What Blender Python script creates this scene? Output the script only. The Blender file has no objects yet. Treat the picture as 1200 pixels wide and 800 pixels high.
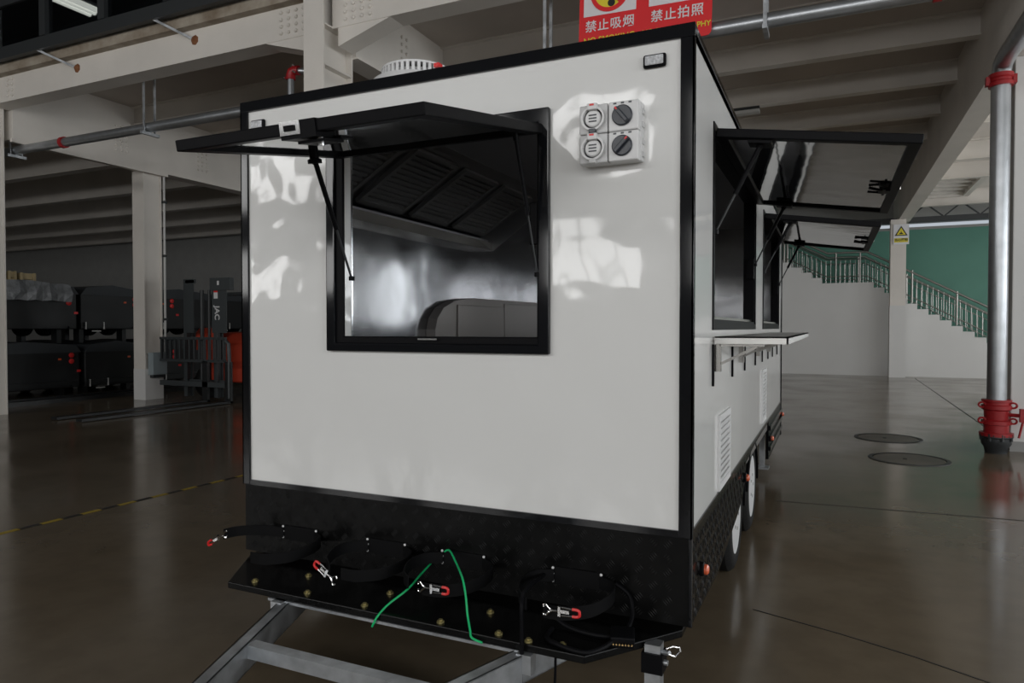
import bpy, math, random
from mathutils import Vector, Matrix
random.seed(7)
S = bpy.context.scene
COL = S.collection
PI = math.pi

# ------------------------------------------------------------------ camera, world, light, exposure
cam = bpy.data.cameras.new('camera')
camo = bpy.data.objects.new('camera', cam); COL.objects.link(camo)
cam.sensor_width = 36.0
cam.lens = 815.0 / 1200.0 * 36.0
cam.clip_end = 200
YAW = math.atan2(373, 815); PIT = math.atan2(16, 815)
camo.location = (0, 0, 1.45)
camo.rotation_euler = (PI/2 - PIT, 0, YAW)
S.camera = camo

W = bpy.data.worlds.new('world'); S.world = W; W.use_nodes = True
W.node_tree.nodes['Background'].inputs[0].default_value = (0.75, 0.82, 0.9, 1)
W.node_tree.nodes['Background'].inputs[1].default_value = 0.6
S.view_settings.view_transform = 'Standard'; S.view_settings.look = 'None'
S.view_settings.exposure = 0.0; S.view_settings.gamma = 1.0; S.view_settings.use_curve_mapping = False

REAR_Y, RIGHT_X, LEFT_X, FAR_Y = -9.0, 10.0, -36.0, 25.6
WINDOWS_REAR = [(x, z0, z1) for (z0, z1) in ((2.3, 3.6), (4.6, 6.3)) for x in
                (-17.4, -14.2, -11.0, -7.8, -4.6, -1.4, 1.8, 5.0, 8.2)]
WINDOWS_RIGHT = [(y, 1.2, 4.2) for y in (-6.5, -2.5, 1.5, 5.5, 9.5, 13.5, 17.5, 21.5)]
def window_light(name, loc, rot, sx, sy, radiance, col):
    l = bpy.data.lights.new(name, 'AREA'); l.shape = 'RECTANGLE'; l.size = sx; l.size_y = sy
    l.energy = radiance * PI * sx * sy; l.color = col
    o = bpy.data.objects.new(name, l); COL.objects.link(o); o.location = loc; o.rotation_euler = rot
for n, (x, z0, z1) in enumerate(WINDOWS_REAR):
    window_light('window_rear_%d_offscreen' % (n+1), (x, REAR_Y + 0.02, (z0+z1)/2), (PI/2, 0, 0), 2.3, z1-z0, 6.5, (1, .99, .975))
for n, (y, z0, z1) in enumerate(WINDOWS_RIGHT):
    window_light('window_right_%d_offscreen' % (n+1), (RIGHT_X - 0.02, y, (z0+z1)/2), (0, PI/2, 0), z1-z0, 2.6, 6.0, (.95, .98, 1))

# ------------------------------------------------------------------ materials
MATS = {}
def mat(name, col, rough=.5, metal=0., var=0., vscale=3., bump=0., bscale=40., coat=0., spec=.5, rvar=0., col2=None, emit=None, trans=0., bdist=.01):
    m = bpy.data.materials.new(name); m.use_nodes = True
    nt = m.node_tree; b = nt.nodes['Principled BSDF']
    b.inputs['Base Color'].default_value = (*col, 1); b.inputs['Roughness'].default_value = rough
    b.inputs['Metallic'].default_value = metal; b.inputs['Specular IOR Level'].default_value = spec
    if coat: b.inputs['Coat Weight'].default_value = coat; b.inputs['Coat Roughness'].default_value = .04
    if trans: b.inputs['Transmission Weight'].default_value = trans
    if emit: b.inputs['Emission Color'].default_value = (*emit[0], 1); b.inputs['Emission Strength'].default_value = emit[1]
    tc = nt.nodes.new('ShaderNodeTexCoord')
    geo = nt.nodes.new('ShaderNodeNewGeometry')
    if var or col2 or rvar:
        n = nt.nodes.new('ShaderNodeTexNoise'); n.inputs['Scale'].default_value = vscale; n.inputs['Detail'].default_value = 6
        nt.links.new(geo.outputs['Position'], n.inputs['Vector'])
        r = nt.nodes.new('ShaderNodeValToRGB')
        r.color_ramp.elements[0].position = .3; r.color_ramp.elements[1].position = .72
        c2 = col2 if col2 else tuple(min(1, c*(1+var)) for c in col)
        c1 = col if col2 else tuple(c*(1-var) for c in col)
        r.color_ramp.elements[0].color = (*c1, 1); r.color_ramp.elements[1].color = (*c2, 1)
        nt.links.new(n.outputs['Fac'], r.inputs['Fac']); nt.links.new(r.outputs['Color'], b.inputs['Base Color'])
        if rvar:
            mr = nt.nodes.new('ShaderNodeMapRange')
            mr.inputs['To Min'].default_value = max(.02, rough-rvar); mr.inputs['To Max'].default_value = rough+rvar
            nt.links.new(n.outputs['Fac'], mr.inputs['Value']); nt.links.new(mr.outputs['Result'], b.inputs['Roughness'])
    if bump:
        n2 = nt.nodes.new('ShaderNodeTexNoise'); n2.inputs['Scale'].default_value = bscale; n2.inputs['Detail'].default_value = 2
        nt.links.new(geo.outputs['Position'], n2.inputs['Vector'])
        bp = nt.nodes.new('ShaderNodeBump'); bp.inputs['Strength'].default_value = bump; bp.inputs['Distance'].default_value = bdist
        nt.links.new(n2.outputs['Fac'], bp.inputs['Height']); nt.links.new(bp.outputs['Normal'], b.inputs['Normal'])
        if coat: nt.links.new(bp.outputs['Normal'], b.inputs['Coat Normal'])
    MATS[name] = m
    return m
mat('panel_white', (.80, .80, .785), .05, bump=1., bscale=2.1, bdist=.016, spec=.5)
mat('panel_side', (.80, .80, .785), .08, bump=.6, bscale=1.5, bdist=.003, spec=.4)
mat('black_gloss', (.007, .0075, .009), .08, spec=.4)
mat('black_satin', (.006, .006, .007), .4, spec=.06)
mat('tread_black', (.005, .005, .005), .22, var=.2, vscale=20, spec=.12)
mat('tread_bar', (.022, .022, .022), .2, spec=.8)
mat('rubber', (.012, .012, .012), .7, spec=.2, bump=.2, bscale=80)
mat('webbing', (.005, .005, .0055), .6, spec=.12)
mat('galvanized', (.50, .52, .54), .42, .85, var=.28, vscale=9, rvar=.1)
mat('pipe_zinc', (.46, .48, .50), .36, .9, var=.12, vscale=6)
mat('rail_steel', (.34, .33, .31), .38, 1.)
mat('chrome', (.82, .82, .82), .14, 1.)
mat('shelf_steel', (.66, .65, .63), .42, .8)
mat('stainless', (.62, .60, .57), .2, 1., var=.06, vscale=5)
mat('lining', (.46, .47, .49), .16, 1., bump=1., bscale=1.8, bdist=.010)
mat('mirror_panel', (.66, .66, .66), .06, 1., bump=.6, bscale=2.5, bdist=.004)
mat('hood_steel', (.40, .40, .41), .4, .9)
mat('filter_steel', (.42, .42, .42), .45, .85)
mat('cabinet_steel', (.20, .185, .175), .4, .3)
mat('rim_white', (.80, .81, .82), .3)
mat('vent_white', (.74, .74, .74), .4)
mat('red_paint', (.36, .012, .016), .4)
mat('red_plastic', (.75, .03, .03), .35)
mat('brass', (.42, .36, .16), .4, .8)
mat('gold', (.8, .55, .25), .3, 1.)
mat('bolt_white', (.75, .75, .75), .35)
mat('green_cord', (.01, .55, .18), .5)
mat('lamp_amber', (.75, .13, .05), .2, coat=.6)
mat('lamp_lens', (.55, .56, .58), .15, spec=.8, var=.3, vscale=120)
mat('grey_plastic', (.60, .60, .60), .35)
mat('grey_light', (.72, .72, .72), .3)
mat('knob_dark', (.03, .035, .045), .3)
mat('steel_paint', (.74, .70, .645), .55, var=.07, vscale=1.2, bump=.1, bscale=30)
mat('slab_paint', (.54, .49, .44), .75, var=.09, vscale=1.0)
mat('slab_edge', (.44, .39, .32), .8, col2=(.22, .17, .12), vscale=3.5, bump=.5, bscale=25)
mat('rust', (.16, .05, .015), .8, col2=(.28, .12, .05), vscale=14)
mat('wall_white', (.72, .715, .70), .6, var=.03, vscale=.8)
mat('wall_grey', (.33, .33, .32), .7, var=.05)
mat('green_wall', (.085, .245, .185), .5, var=.05, vscale=1.5)
mat('dark_steel', (.03, .033, .035), .45)
mat('dark_glass', (.45, .5, .55), .02, trans=1.)
mat('trailer_black', (.010, .011, .012), .4)
mat('cover_dark', (.035, .04, .045), .5, bump=.4, bscale=3)
mat('wood', (.42, .33, .18), .6, var=.2, vscale=6)
mat('plastic_wrap', (.22, .23, .24), .25, var=.3, vscale=8, bump=.8, bscale=9, bdist=.03)
mat('fork_grey', (.045, .052, .055), .45)
mat('fork_red', (.50, .05, .02), .45)
mat('tape_yellow', (.42, .30, .03), .5)
mat('tape_black', (.02, .02, .02), .5)
mat('sign_red', (.78, .025, .03), .4)
mat('sign_white', (.78, .78, .80), .45)
mat('sign_yellow', (.80, .68, .04), .45)
mat('sign_black', (.01, .01, .01), .5)
mat('iron', (.135, .115, .09), .4, 0., col2=(.05, .043, .034), vscale=2.2)
mat('box_grey', (.30, .35, .37), .4)
mat('tube_light', (.9, .9, .85), .4, emit=((1, .95, .8), .9))
mat('lamp_off', (.6, .6, .58), .4)
mat('window_frame', (.5, .5, .5), .5)
mat('scratch_white', (.7, .7, .7), .4)

def floor_mat():
    m = bpy.data.materials.new('floor_epoxy'); m.use_nodes = True; nt = m.node_tree; b = nt.nodes['Principled BSDF']
    geo = nt.nodes.new('ShaderNodeNewGeometry'); L = nt.links.new
    def noise(sc, det, ro=.55, dist=0.):
        n = nt.nodes.new('ShaderNodeTexNoise'); n.inputs['Scale'].default_value = sc; n.inputs['Detail'].default_value = det
        n.inputs['Roughness'].default_value = ro; n.inputs['Distortion'].default_value = dist
        L(geo.outputs['Position'], n.inputs['Vector']); return n
    n1 = noise(.45, 5); r1 = nt.nodes.new('ShaderNodeValToRGB')
    r1.color_ramp.elements[0].position = .3; r1.color_ramp.elements[0].color = (.138, .105, .068, 1)
    r1.color_ramp.elements[1].position = .7; r1.color_ramp.elements[1].color = (.180, .144, .100, 1)
    L(n1.outputs['Fac'], r1.inputs['Fac'])
    n2 = noise(5, 6); mx = nt.nodes.new('ShaderNodeMix'); mx.data_type = 'RGBA'; mx.blend_type = 'MULTIPLY'
    mx.inputs[0].default_value = .35
    r2 = nt.nodes.new('ShaderNodeValToRGB'); r2.color_ramp.elements[0].position = .35; r2.color_ramp.elements[0].color = (.6, .6, .6, 1)
    r2.color_ramp.elements[1].position = .6; L(n2.outputs['Fac'], r2.inputs['Fac'])
    L(r1.outputs['Color'], mx.inputs[6]); L(r2.outputs['Color'], mx.inputs[7]); L(mx.outputs[2], b.inputs['Base Color'])
    n3 = noise(.9, 4); mr = nt.nodes.new('ShaderNodeMapRange'); mr.inputs['From Min'].default_value = .3; mr.inputs['From Max'].default_value = .7
    mr.inputs['To Min'].default_value = .10; mr.inputs['To Max'].default_value = .24; L(n3.outputs['Fac'], mr.inputs['Value'])
    L(mr.outputs['Result'], b.inputs['Roughness'])
    n4 = noise(1.3, 3); bp = nt.nodes.new('ShaderNodeBump'); bp.inputs['Strength'].default_value = .25; bp.inputs['Distance'].default_value = .006
    L(n4.outputs['Fac'], bp.inputs['Height']); L(bp.outputs['Normal'], b.inputs['Normal'])
    b.inputs['Specular IOR Level'].default_value = .5
    MATS['floor_epoxy'] = m
floor_mat()

# ------------------------------------------------------------------ mesh helpers
class MB:
    def __init__(s): s.v = []; s.f = []
    def add(s, vs, fs):
        o = len(s.v); s.v += [Vector(v) for v in vs]; s.f += [tuple(i+o for i in f) for f in fs]; return s
    def box(s, x0, x1, y0, y1, z0, z1, M=None):
        vs = [Vector((x, y, z)) for z in (z0, z1) for y in (y0, y1) for x in (x0, x1)]
        if M: vs = [M @ v for v in vs]
        return s.add(vs, [(0, 2, 3, 1), (4, 5, 7, 6), (0, 1, 5, 4), (2, 6, 7, 3), (0, 4, 6, 2), (1, 3, 7, 5)])
    def bar(s, p0, p1, w, h, up=(0, 0, 1)):
        p0, p1 = Vector(p0), Vector(p1); d = p1-p0; L = d.length; d.normalize()
        u = Vector(up); sx = d.cross(u)
        if sx.length < 1e-4: sx = d.cross(Vector((1, 0, 0)))
        sx.normalize(); uz = sx.cross(d)
        M = Matrix((sx, d, uz)).transposed().to_4x4(); M.translation = p0
        return s.box(-w/2, w/2, 0, L, -h/2, h/2, M)
    def cyl(s, p0, p1, r0, r1=None, n=16, cap=True):
        p0, p1 = Vector(p0), Vector(p1); r1 = r0 if r1 is None else r1
        return s.lathe(p0, p1-p0, [(r0, 0), (r1, 1)], n, cap)
    def lathe(s, p, ax, prof, n=20, cap=True):
        p, ax = Vector(p), Vector(ax); d = ax.normalized()
        a = d.cross(Vector((0, 0, 1)))
        if a.length < 1e-3: a = d.cross(Vector((1, 0, 0)))
        a.normalize(); b = d.cross(a)
        vs = []; fs = []; k = len(prof)
        for r, t in prof:
            for i in range(n):
                q = 2*PI*i/n; vs.append(p + ax*t + (a*math.cos(q) + b*math.sin(q))*r)
        for j in range(k-1):
            for i in range(n):
                i2 = (i+1) % n; fs.append((j*n+i, j*n+i2, (j+1)*n+i2, (j+1)*n+i))
        if cap: fs.append(tuple(range(n-1, -1, -1))); fs.append(tuple((k-1)*n+i for i in range(n)))
        return s.add(vs, fs)
    def tube(s, pts, r, n=8, closed=False, prof=None):
        pts = [Vector(p) for p in pts]; k = len(pts); vs = []; fs = []; pa = None
        for i, p in enumerate(pts):
            if closed: t = pts[(i+1) % k]-pts[i-1]
            else: t = pts[min(i+1, k-1)]-pts[max(i-1, 0)]
            t.normalize()
            if pa is None:
                a = t.cross(Vector((0, 0, 1)))
                if a.length < .05: a = t.cross(Vector((1, 0, 0)))
            else: a = pa - t*pa.dot(t)
            a.normalize(); pa = a; b = t.cross(a)
            for j in range(n):
                q = 2*PI*j/n; vs.append(p + (a*math.cos(q)+b*math.sin(q))*r)
        m = k if closed else k-1
        for i in range(m):
            i2 = (i+1) % k
            for j in range(n):
                j2 = (j+1) % n; fs.append((i*n+j, i*n+j2, i2*n+j2, i2*n+j))
        if not closed: fs.append(tuple(range(n-1, -1, -1))); fs.append(tuple((k-1)*n+j for j in range(n)))
        return s.add(vs, fs)
    def ribbon(s, pts, h, t):          # upright strap that follows pts in plan, height h, thickness t
        pts = [Vector(p) for p in pts]; k = len(pts); vs = []; fs = []
        for i, p in enumerate(pts):
            d = pts[min(i+1, k-1)]-pts[max(i-1, 0)]; n = Vector((-d.y, d.x, 0)).normalized()*t/2; u = Vector((0, 0, h/2))
            vs += [p-n-u, p+n-u, p+n+u, p-n+u]
        for i in range(k-1):
            for j in range(4):
                fs.append((i*4+j, i*4+(j+1) % 4, i*4+4+(j+1) % 4, i*4+4+j))
        fs += [(3, 2, 1, 0), tuple(4*(k-1)+j for j in range(4))]
        return s.add(vs, fs)
    def prism(s, poly, fn, d0, d1):    # poly in 2D, fn(u, v, d) -> point
        n = len(poly); vs = [fn(u, v, d0) for u, v in poly] + [fn(u, v, d1) for u, v in poly]
        fs = [tuple(range(n-1, -1, -1)), tuple(range(n, 2*n))] + [(i, (i+1) % n, n+(i+1) % n, n+i) for i in range(n)]
        return s.add(vs, fs)
    def plate(s, us, vs_, holes, fn, d0, d1):   # rectangular plate with rectangular holes
        us = sorted(set(us + [h[0] for h in holes] + [h[1] for h in holes])); vv = sorted(set(vs_ + [h[2] for h in holes] + [h[3] for h in holes]))
        nu, nv = len(us)-1, len(vv)-1
        def solid(i, j):
            if i < 0 or j < 0 or i >= nu or j >= nv: return False
            u, v = (us[i]+us[i+1])/2, (vv[j]+vv[j+1])/2
            return not any(h[0] < u < h[1] and h[2] < v < h[3] for h in holes)
        idx = lambda i, j, k: (k*(nv+1) + j)*(nu+1) + i
        pv = [fn(u, v, d) for d in (d0, d1) for v in vv for u in us]; fs = []
        for i in range(nu):
            for j in range(nv):
                if not solid(i, j): continue
                for k in (0, 1):
                    q = (idx(i, j, k), idx(i+1, j, k), idx(i+1, j+1, k), idx(i, j+1, k)); fs.append(q if k else q[::-1])
                for (di, dj, a, b) in ((-1, 0, (i, j), (i, j+1)), (1, 0, (i+1, j+1), (i+1, j)), (0, -1, (i+1, j), (i, j)), (0, 1, (i, j+1), (i+1, j+1))):
                    if not solid(i+di, j+dj): fs.append((idx(*a, 0), idx(*b, 0), idx(*b, 1), idx(*a, 1)))
        return s.add(pv, fs)
    def build(s, name, m, parent=None, smooth=False, bevel=0., label=None, origin=None, kind=None):
        base = root_loc(parent) if parent else (Vector(origin) if origin else Vector())
        me = bpy.data.meshes.new(name); me.from_pydata([v-base for v in s.v], [], s.f)
        import bmesh
        bm = bmesh.new(); bm.from_mesh(me); bmesh.ops.recalc_face_normals(bm, faces=bm.faces); bm.to_mesh(me); bm.free()
        me.materials.append(MATS[m] if isinstance(m, str) else m)
        if smooth:
            me.shade_smooth()
        o = bpy.data.objects.new(name, me); COL.objects.link(o)
        if parent: o.parent = parent
        else: o.location = base
        if smooth:
            md = o.modifiers.new('edge', 'EDGE_SPLIT'); md.split_angle = math.radians(40)
        if bevel:
            md = o.modifiers.new('bevel', 'BEVEL'); md.width = bevel; md.segments = 2; md.limit_method = 'ANGLE'
        if label: o['label'] = label
        if kind: o['kind'] = kind
        return o
def root_loc(o):
    while o.parent: o = o.parent
    return o.location
def thing(name, label, cat, loc, group=None):
    o = bpy.data.objects.new(name, None); COL.objects.link(o); o.location = loc; o.empty_display_size = .1
    o['label'] = label; o['category'] = cat
    if group: o['group'] = group
    return o
def tag(o, label, cat, group=None):
    o['label'] = label; o['category'] = cat
    if group: o['group'] = group
    return o
def struct(o): o['kind'] = 'structure'; return o
def inst(src, parent, at, rot=None):     # a copy of a mesh object that shares its data, placed at world point `at`
    c = src.copy(); COL.objects.link(c); c.parent = parent; c.location = Vector(at) - root_loc(parent)
    if rot: c.rotation_euler = rot
    return c
def proto(mb, name, m, parent, at, smooth=False):
    o = mb.build(name, m, None, smooth); o.parent = parent; o.location = Vector(at)-root_loc(parent); return o
def scatter(mb, name, m, parent, spots, smooth=False):
    o = proto(mb, name, m, parent, spots[0], smooth)
    return [o] + [inst(o, parent, p) for p in spots[1:]]
def text(s, size, M, m, parent, name='lettering', depth=.002, bold=0., align='CENTER', sx=1.):
    cu = bpy.data.curves.new(name, 'FONT'); cu.body = s; cu.size = size; cu.align_x = align; cu.align_y = 'CENTER'
    cu.extrude = depth; cu.offset = bold
    t = bpy.data.objects.new(name, cu); COL.objects.link(t)
    me = bpy.data.meshes.new_from_object(t.evaluated_get(bpy.context.evaluated_depsgraph_get()))
    bpy.data.objects.remove(t)
    me.transform(Matrix.Diagonal((sx, 1, 1, 1))); me.transform(M); me.transform(Matrix.Translation(-root_loc(parent)))
    me.materials.clear(); me.materials.append(MATS[m])
    o = bpy.data.objects.new(name, me); COL.objects.link(o); o.parent = parent; return o
def facing(p, out=(0, -1, 0), up=(0, 0, 1)):   # matrix whose +Z looks along `out`
    z = Vector(out).normalized(); y = Vector(up).normalized(); x = y.cross(z)
    M = Matrix((x, y, z)).transposed().to_4x4(); M.translation = Vector(p); return M
XZ = lambda u, v, d: (u, d, v)      # plate in the X-Z plane
YZ = lambda u, v, d: (d, u, v)
XY = lambda u, v, d: (u, v, d)

# ------------------------------------------------------------------ the setting
struct(MB().box(LEFT_X, RIGHT_X, REAR_Y, FAR_Y, -.2, 0).build('floor', 'floor_epoxy'))
struct(MB().box(LEFT_X, 2.08, 6.9, FAR_Y, 5.75, 5.95).build('ceiling', 'slab_paint'))
struct(MB().plate([2.1, RIGHT_X], [7.16, FAR_Y], [(2.35, 3.35, 19.4, 23.2)], XY, 5.35, 5.5).build('ceiling', 'steel_paint'))
struct(MB().box(LEFT_X, RIGHT_X, REAR_Y, FAR_Y+.3, 9.5, 9.7).build('ceiling', 'dark_steel'))
struct(MB().box(LEFT_X, RIGHT_X, 12.0, 12.2, 5.95, 9.5).build('wall_upper', 'dark_steel'))
struct(MB().plate([LEFT_X, RIGHT_X], [0, 9.5], [(x-1.15, x+1.15, a, b) for x, a, b in WINDOWS_REAR], XZ, REAR_Y-.3, REAR_Y).build('wall_rear', 'wall_grey'))
struct(MB().plate([REAR_Y, FAR_Y], [0, 9.5], [(y-1.3, y+1.3, a, b) for y, a, b in WINDOWS_RIGHT], YZ, RIGHT_X, RIGHT_X+.3).build('wall_right', 'wall_white'))
struct(MB().box(LEFT_X-.3, LEFT_X, REAR_Y, FAR_Y, 0, 9.5).build('wall_left', 'wall_grey'))
struct(MB().box(LEFT_X, -12.80, 20.0, 20.3, 0, 5.75).build('wall_store', 'wall_grey'))
struct(MB().box(LEFT_X, -1.6, FAR_Y, FAR_Y+.3, 0, 5.75).build('wall_far', 'wall_grey'))
struct(MB().box(-1.6, RIGHT_X, FAR_Y, FAR_Y+.3, 0, 4.58).build('wall_stair', 'green_wall'))
struct(MB().box(-1.6, RIGHT_X, FAR_Y-.03, FAR_Y+.3, 4.58, 4.66).build('trim_1', 'wall_grey'))
struct(MB().box(-1.6, RIGHT_X, FAR_Y, FAR_Y+.3, 4.80, 9.5).build('wall_stair_head', 'wall_grey'))
wn = 0
for x, z0, z1 in WINDOWS_REAR:
    wn += 1; w = MB()
    for fx in (-1.15, -.4, .35, 1.1): w.box(x+fx, x+fx+.06, REAR_Y-.06, REAR_Y+.06, z0, z1)
    for fz in (z0, z1-.06): w.box(x-1.15, x+1.15, REAR_Y-.06, REAR_Y+.06, fz, fz+.06)
    struct(w.build('window_%d' % wn, 'window_frame'))
for y, z0, z1 in WINDOWS_RIGHT:
    wn += 1; w = MB()
    for fy in (-1.3, -.45, .4, 1.24): w.box(RIGHT_X-.06, RIGHT_X+.06, y+fy, y+fy+.06, z0, z1)
    for fz in (z0, (z0+z1)/2, z1-.06): w.box(RIGHT_X-.06, RIGHT_X+.06, y-1.3, y+1.3, fz, fz+.06)
    struct(w.build('window_%d' % wn, 'window_frame'))

# floor joints (saw cuts filled dark)
j = MB()
def joint(p0, p1, w=.012): j.bar((*p0, .0012), (*p1, .0012), w, .002)
joint((-.4, 6.2), (9.5, 6.95)); joint((2.22, 22.9), (2.05, 10.5), .02)
pts = [(-.35, 3.75), (.05, 3.62), (.35, 3.50), (.62, 3.36), (.95, 3.30), (1.4, 3.12)]
for a, b in zip(pts, pts[1:]): joint(a, b, .006)
joint((-14, 11.3), (-11.5, 11.3))
struct(j.build('floor_joints', 'sign_black'))

# ------------------------------------------------------------------ steel frame of the mezzanine
def ibeam_x(mb, x0, x1, yc, z0, z1, w, t=.02):
    mb.box(x0, x1, yc-w/2, yc+w/2, z0, z0+t); mb.box(x0, x1, yc-w/2, yc+w/2, z1-t, z1); mb.box(x0, x1, yc-t/2, yc+t/2, z0+t, z1-t)
def ibeam_y(mb, y0, y1, xc, z0, z1, w, t=.02):
    mb.box(xc-w/2, xc+w/2, y0, y1, z0, z0+t); mb.box(xc-w/2, xc+w/2, y0, y1, z1-t, z1); mb.box(xc-t/2, xc+t/2, y0, y1, z0+t, z1-t)
bolt_y = lambda: MB().lathe((0, 0, 0), (0, -.03, 0), [(.024, 0), (.024, .6), (.012, 1)], 8)
bolt_x = lambda: MB().lathe((0, 0, 0), (.03, 0, 0), [(.024, 0), (.024, .6), (.012, 1)], 8)

g = thing('steel_girder', 'long painted steel edge girder of the mezzanine carrying the rust-stained slab edge', 'girder', (-5, 6.84, 5.08))
for x0, x1 in ((-20, -12.87), (-12.53, -5.81), (-5.53, RIGHT_X)):
    MB().box(x0, x1, 6.84, 6.86, 5.10, 5.48).box(x0, x1, 6.84, 7.14, 5.08, 5.10).box(x0, x1, 6.86, 7.14, 5.46, 5.48).box(x0, x1, 7.12, 7.14, 5.1, 5.48).build('web_plate', 'steel_paint', g)
for s_, xa in ((-1, -5.85), (1, -5.45)):      # haunches at the column
    xb = xa + s_*.75
    MB().prism([(xa, 4.86), (xb, 5.08), (xa, 5.08)], XZ, 6.85, 7.13).build('haunch', 'steel_paint', g)
    sp = [(xa+s_*(.12+.12*i), 6.84, 5.16+.085*k) for i in range(4) for k in range(4)]
    scatter(bolt_y(), 'bolt', 'steel_paint', g, sp)
scatter(bolt_y(), 'bolt', 'steel_paint', g, [(-12.0+.11*i, 6.84, 5.16+.085*k) for i in range(2) for k in range(4)])
sl = tag(MB().box(LEFT_X, RIGHT_X, 6.72, 6.9, 5.48, 5.62).box(LEFT_X, RIGHT_X, 6.86, 7.4, 5.62, 5.75).build('slab_edge', 'slab_edge', origin=(-5, 6.8, 5.48)),
     'stained crumbling concrete lip resting on the mezzanine edge girder', 'slab edge')
def hcolumn(x0, x1, y0, y1, z1, label, base_paint=None, web=.09):
    t = thing('steel_column', label, 'column', ((x0+x1)/2, (y0+y1)/2, 0))
    MB().box(x0, x1, y0, y0+.025, 0, z1).build('flange', 'steel_paint', t)
    MB().box(x0, x1, y1-.025, y1, 0, z1).build('flange', 'steel_paint', t)
    MB().box(x0+web, x1-web, y0+.025, y1-.025, 0, z1).build('web', 'steel_paint', t)
    return t
c2 = hcolumn(-5.82, -5.52, 6.66, 7.22, 9.4, 'tall off-white steel column rising past the edge girder behind the food trailer')
MB().box(-5.82, -5.52, 6.68, 7.2, 4.60, 4.625).box(-5.82, -5.52, 6.68, 7.2, 5.08, 5.10).build('stiffener', 'steel_paint', c2)
lc = hcolumn(-12.88, -12.52, 6.65, 7.06, 9.4, 'off-white steel column where edge girder and cross girder meet, nearest the dark opening', web=.02)
mc = hcolumn(-12.83, -12.5, 9.62, 10.03, 4.60, 'off-white steel column with a grey switch box and conduit beside the forklift', web=.03)
MB().box(-12.835, -12.495, 9.615, 10.035, 0, .62).build('base_coat', 'wall_white', mc)
sc_ = hcolumn(1.58, 1.98, 23.12, 23.5, 4.605, 'off-white column in front of the staircase wall bearing a yellow warning sign', web=.01)
MB().box(1.57, 1.99, 23.11, 23.51, 0, 2.1).build('base_coat', 'wall_white', sc_)
rp = thing('concrete_pillar', 'broad off-white rendered pillar behind the vertical galvanized drop pipe', 'pillar', (2.25, 10.1, 0))
MB().box(1.93, 2.6, 9.84, 10.5, 0, 4.6).build('shaft', 'wall_white', rp, bevel=.01)
MB().box(1.925, 2.605, 9.835, 10.505, 0, .12).build('plinth', 'wall_grey', rp)
# long cross girders (along Y)
def girder_y(xc, w, z0, z1, y0, y1, label, box=True):
    t = thing('cross_girder', label, 'girder', (xc, (y0+y1)/2, z0))
    m = MB()
    if box: m.box(xc-w/2, xc+w/2, y0, y1, z0, z1)
    else: ibeam_y(m, y0, y1, xc, z0, z1, w)
    m.build('web', 'steel_paint', t)
    MB().box(xc-w/2-.03, xc+w/2+.03, y0, y1, z0-.02, z0).build('flange', 'steel_paint', t)
    return t
gr = girder_y(1.95, .26, 4.62, 5.75, 7.15, FAR_Y, 'deep cross girder running from the pillar to the warning-sign column')
gl = girder_y(-12.58, .28, 4.62, 5.75, 7.15, FAR_Y, 'bolted cross girder over the switch-box column beside the forklift')
scatter(bolt_x(), 'bolt', 'steel_paint', gl, [(-12.44, 9.0+.11*i, 4.86+.09*k) for i in range(3) for k in range(6)])
scatter(bolt_x(), 'bolt', 'steel_paint', gl, [(-12.44, 10.9+.11*i, 4.86+.09*k) for i in range(3) for k in range(6)])
gm = girder_y(-5.6, .26, 4.86, 5.75, 7.22, FAR_Y, 'cross girder behind the tall column above the roof vent')
scatter(bolt_x(), 'bolt', 'steel_paint', gm, [(-5.47, 8.25+.12*i, 5.0+.1*k) for i in range(2) for k in range(6)])
# secondary beams (along X)
for i in range(9):
    y = 9.4 + 1.9*i
    for k, (xa, xb) in enumerate(((-5.47, 1.82), (-12.44, -5.73))):
        m = MB(); ibeam_x(m, xa, xb, y, 5.40, 5.75, .18)
        tag(m.build('ceiling_beam', 'steel_paint', origin=((xa+xb)/2, y, 5.2)),
            ('painted steel joist under the mezzanine slab between sign-side girder and pillar girder', 'painted steel joist under the mezzanine slab beyond the floor tape')[k],
            'beam', ('joists over the food trailer bay', 'joists over the taped floor bay')[k])
for i in range(6):
    y = 7.9 + 2.3*i; m = MB(); ibeam_x(m, LEFT_X, -12.72, y, 4.95, 5.75, .24)
    tag(m.build('ceiling_beam', 'steel_paint', origin=(-17, y, 5)), 'dim steel beam above the stacked black trailers', 'beam', 'beams over the black trailers')
for i, y in enumerate((11.5, 14.3, 17.2, 19.3, 23.3)):
    m = MB(); ibeam_x(m, 2.08, RIGHT_X, y, 4.95, 5.35, .2)
    tag(m.build('ceiling_beam', 'steel_paint', origin=(6, y, 5)), 'bright off-white beam in the bay beyond the pillar girder', 'beam', 'beams of the bright bay')
hg = thing('ceiling_grille', 'slatted opening in the bright bay ceiling near the warning-sign column', 'grille', (2.85, 21.3, 5.2))
MB().plate([2.2, 3.5], [19.4, 23.2], [(2.35, 3.35, 19.55, 23.05)], XY, 5.15, 5.35).build('frame', 'steel_paint', hg)
scatter(MB().box(-.5, .5, -.06, .06, 0, .12), 'slat', 'steel_paint', hg, [(2.85, 20.1+.55*k, 5.2) for k in range(6)])
tb = thing('dark_tie_beam', 'dark steel tie beam above the green stair wall', 'beam', (4, 23.9, 4.62))
for xa, xb in ((-1.6, 1.795), (2.105, RIGHT_X)): MB().box(xa, xb, 23.85, 23.95, 4.58, 4.74).build('chord', 'dark_steel', tb)
scatter(MB().bar((0, 0, 0), (.42, 0, .36), .04, .04), 'brace', 'dark_steel', tb, [(2.12+.9*k, 23.9, 4.74) for k in range(8)])
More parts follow.
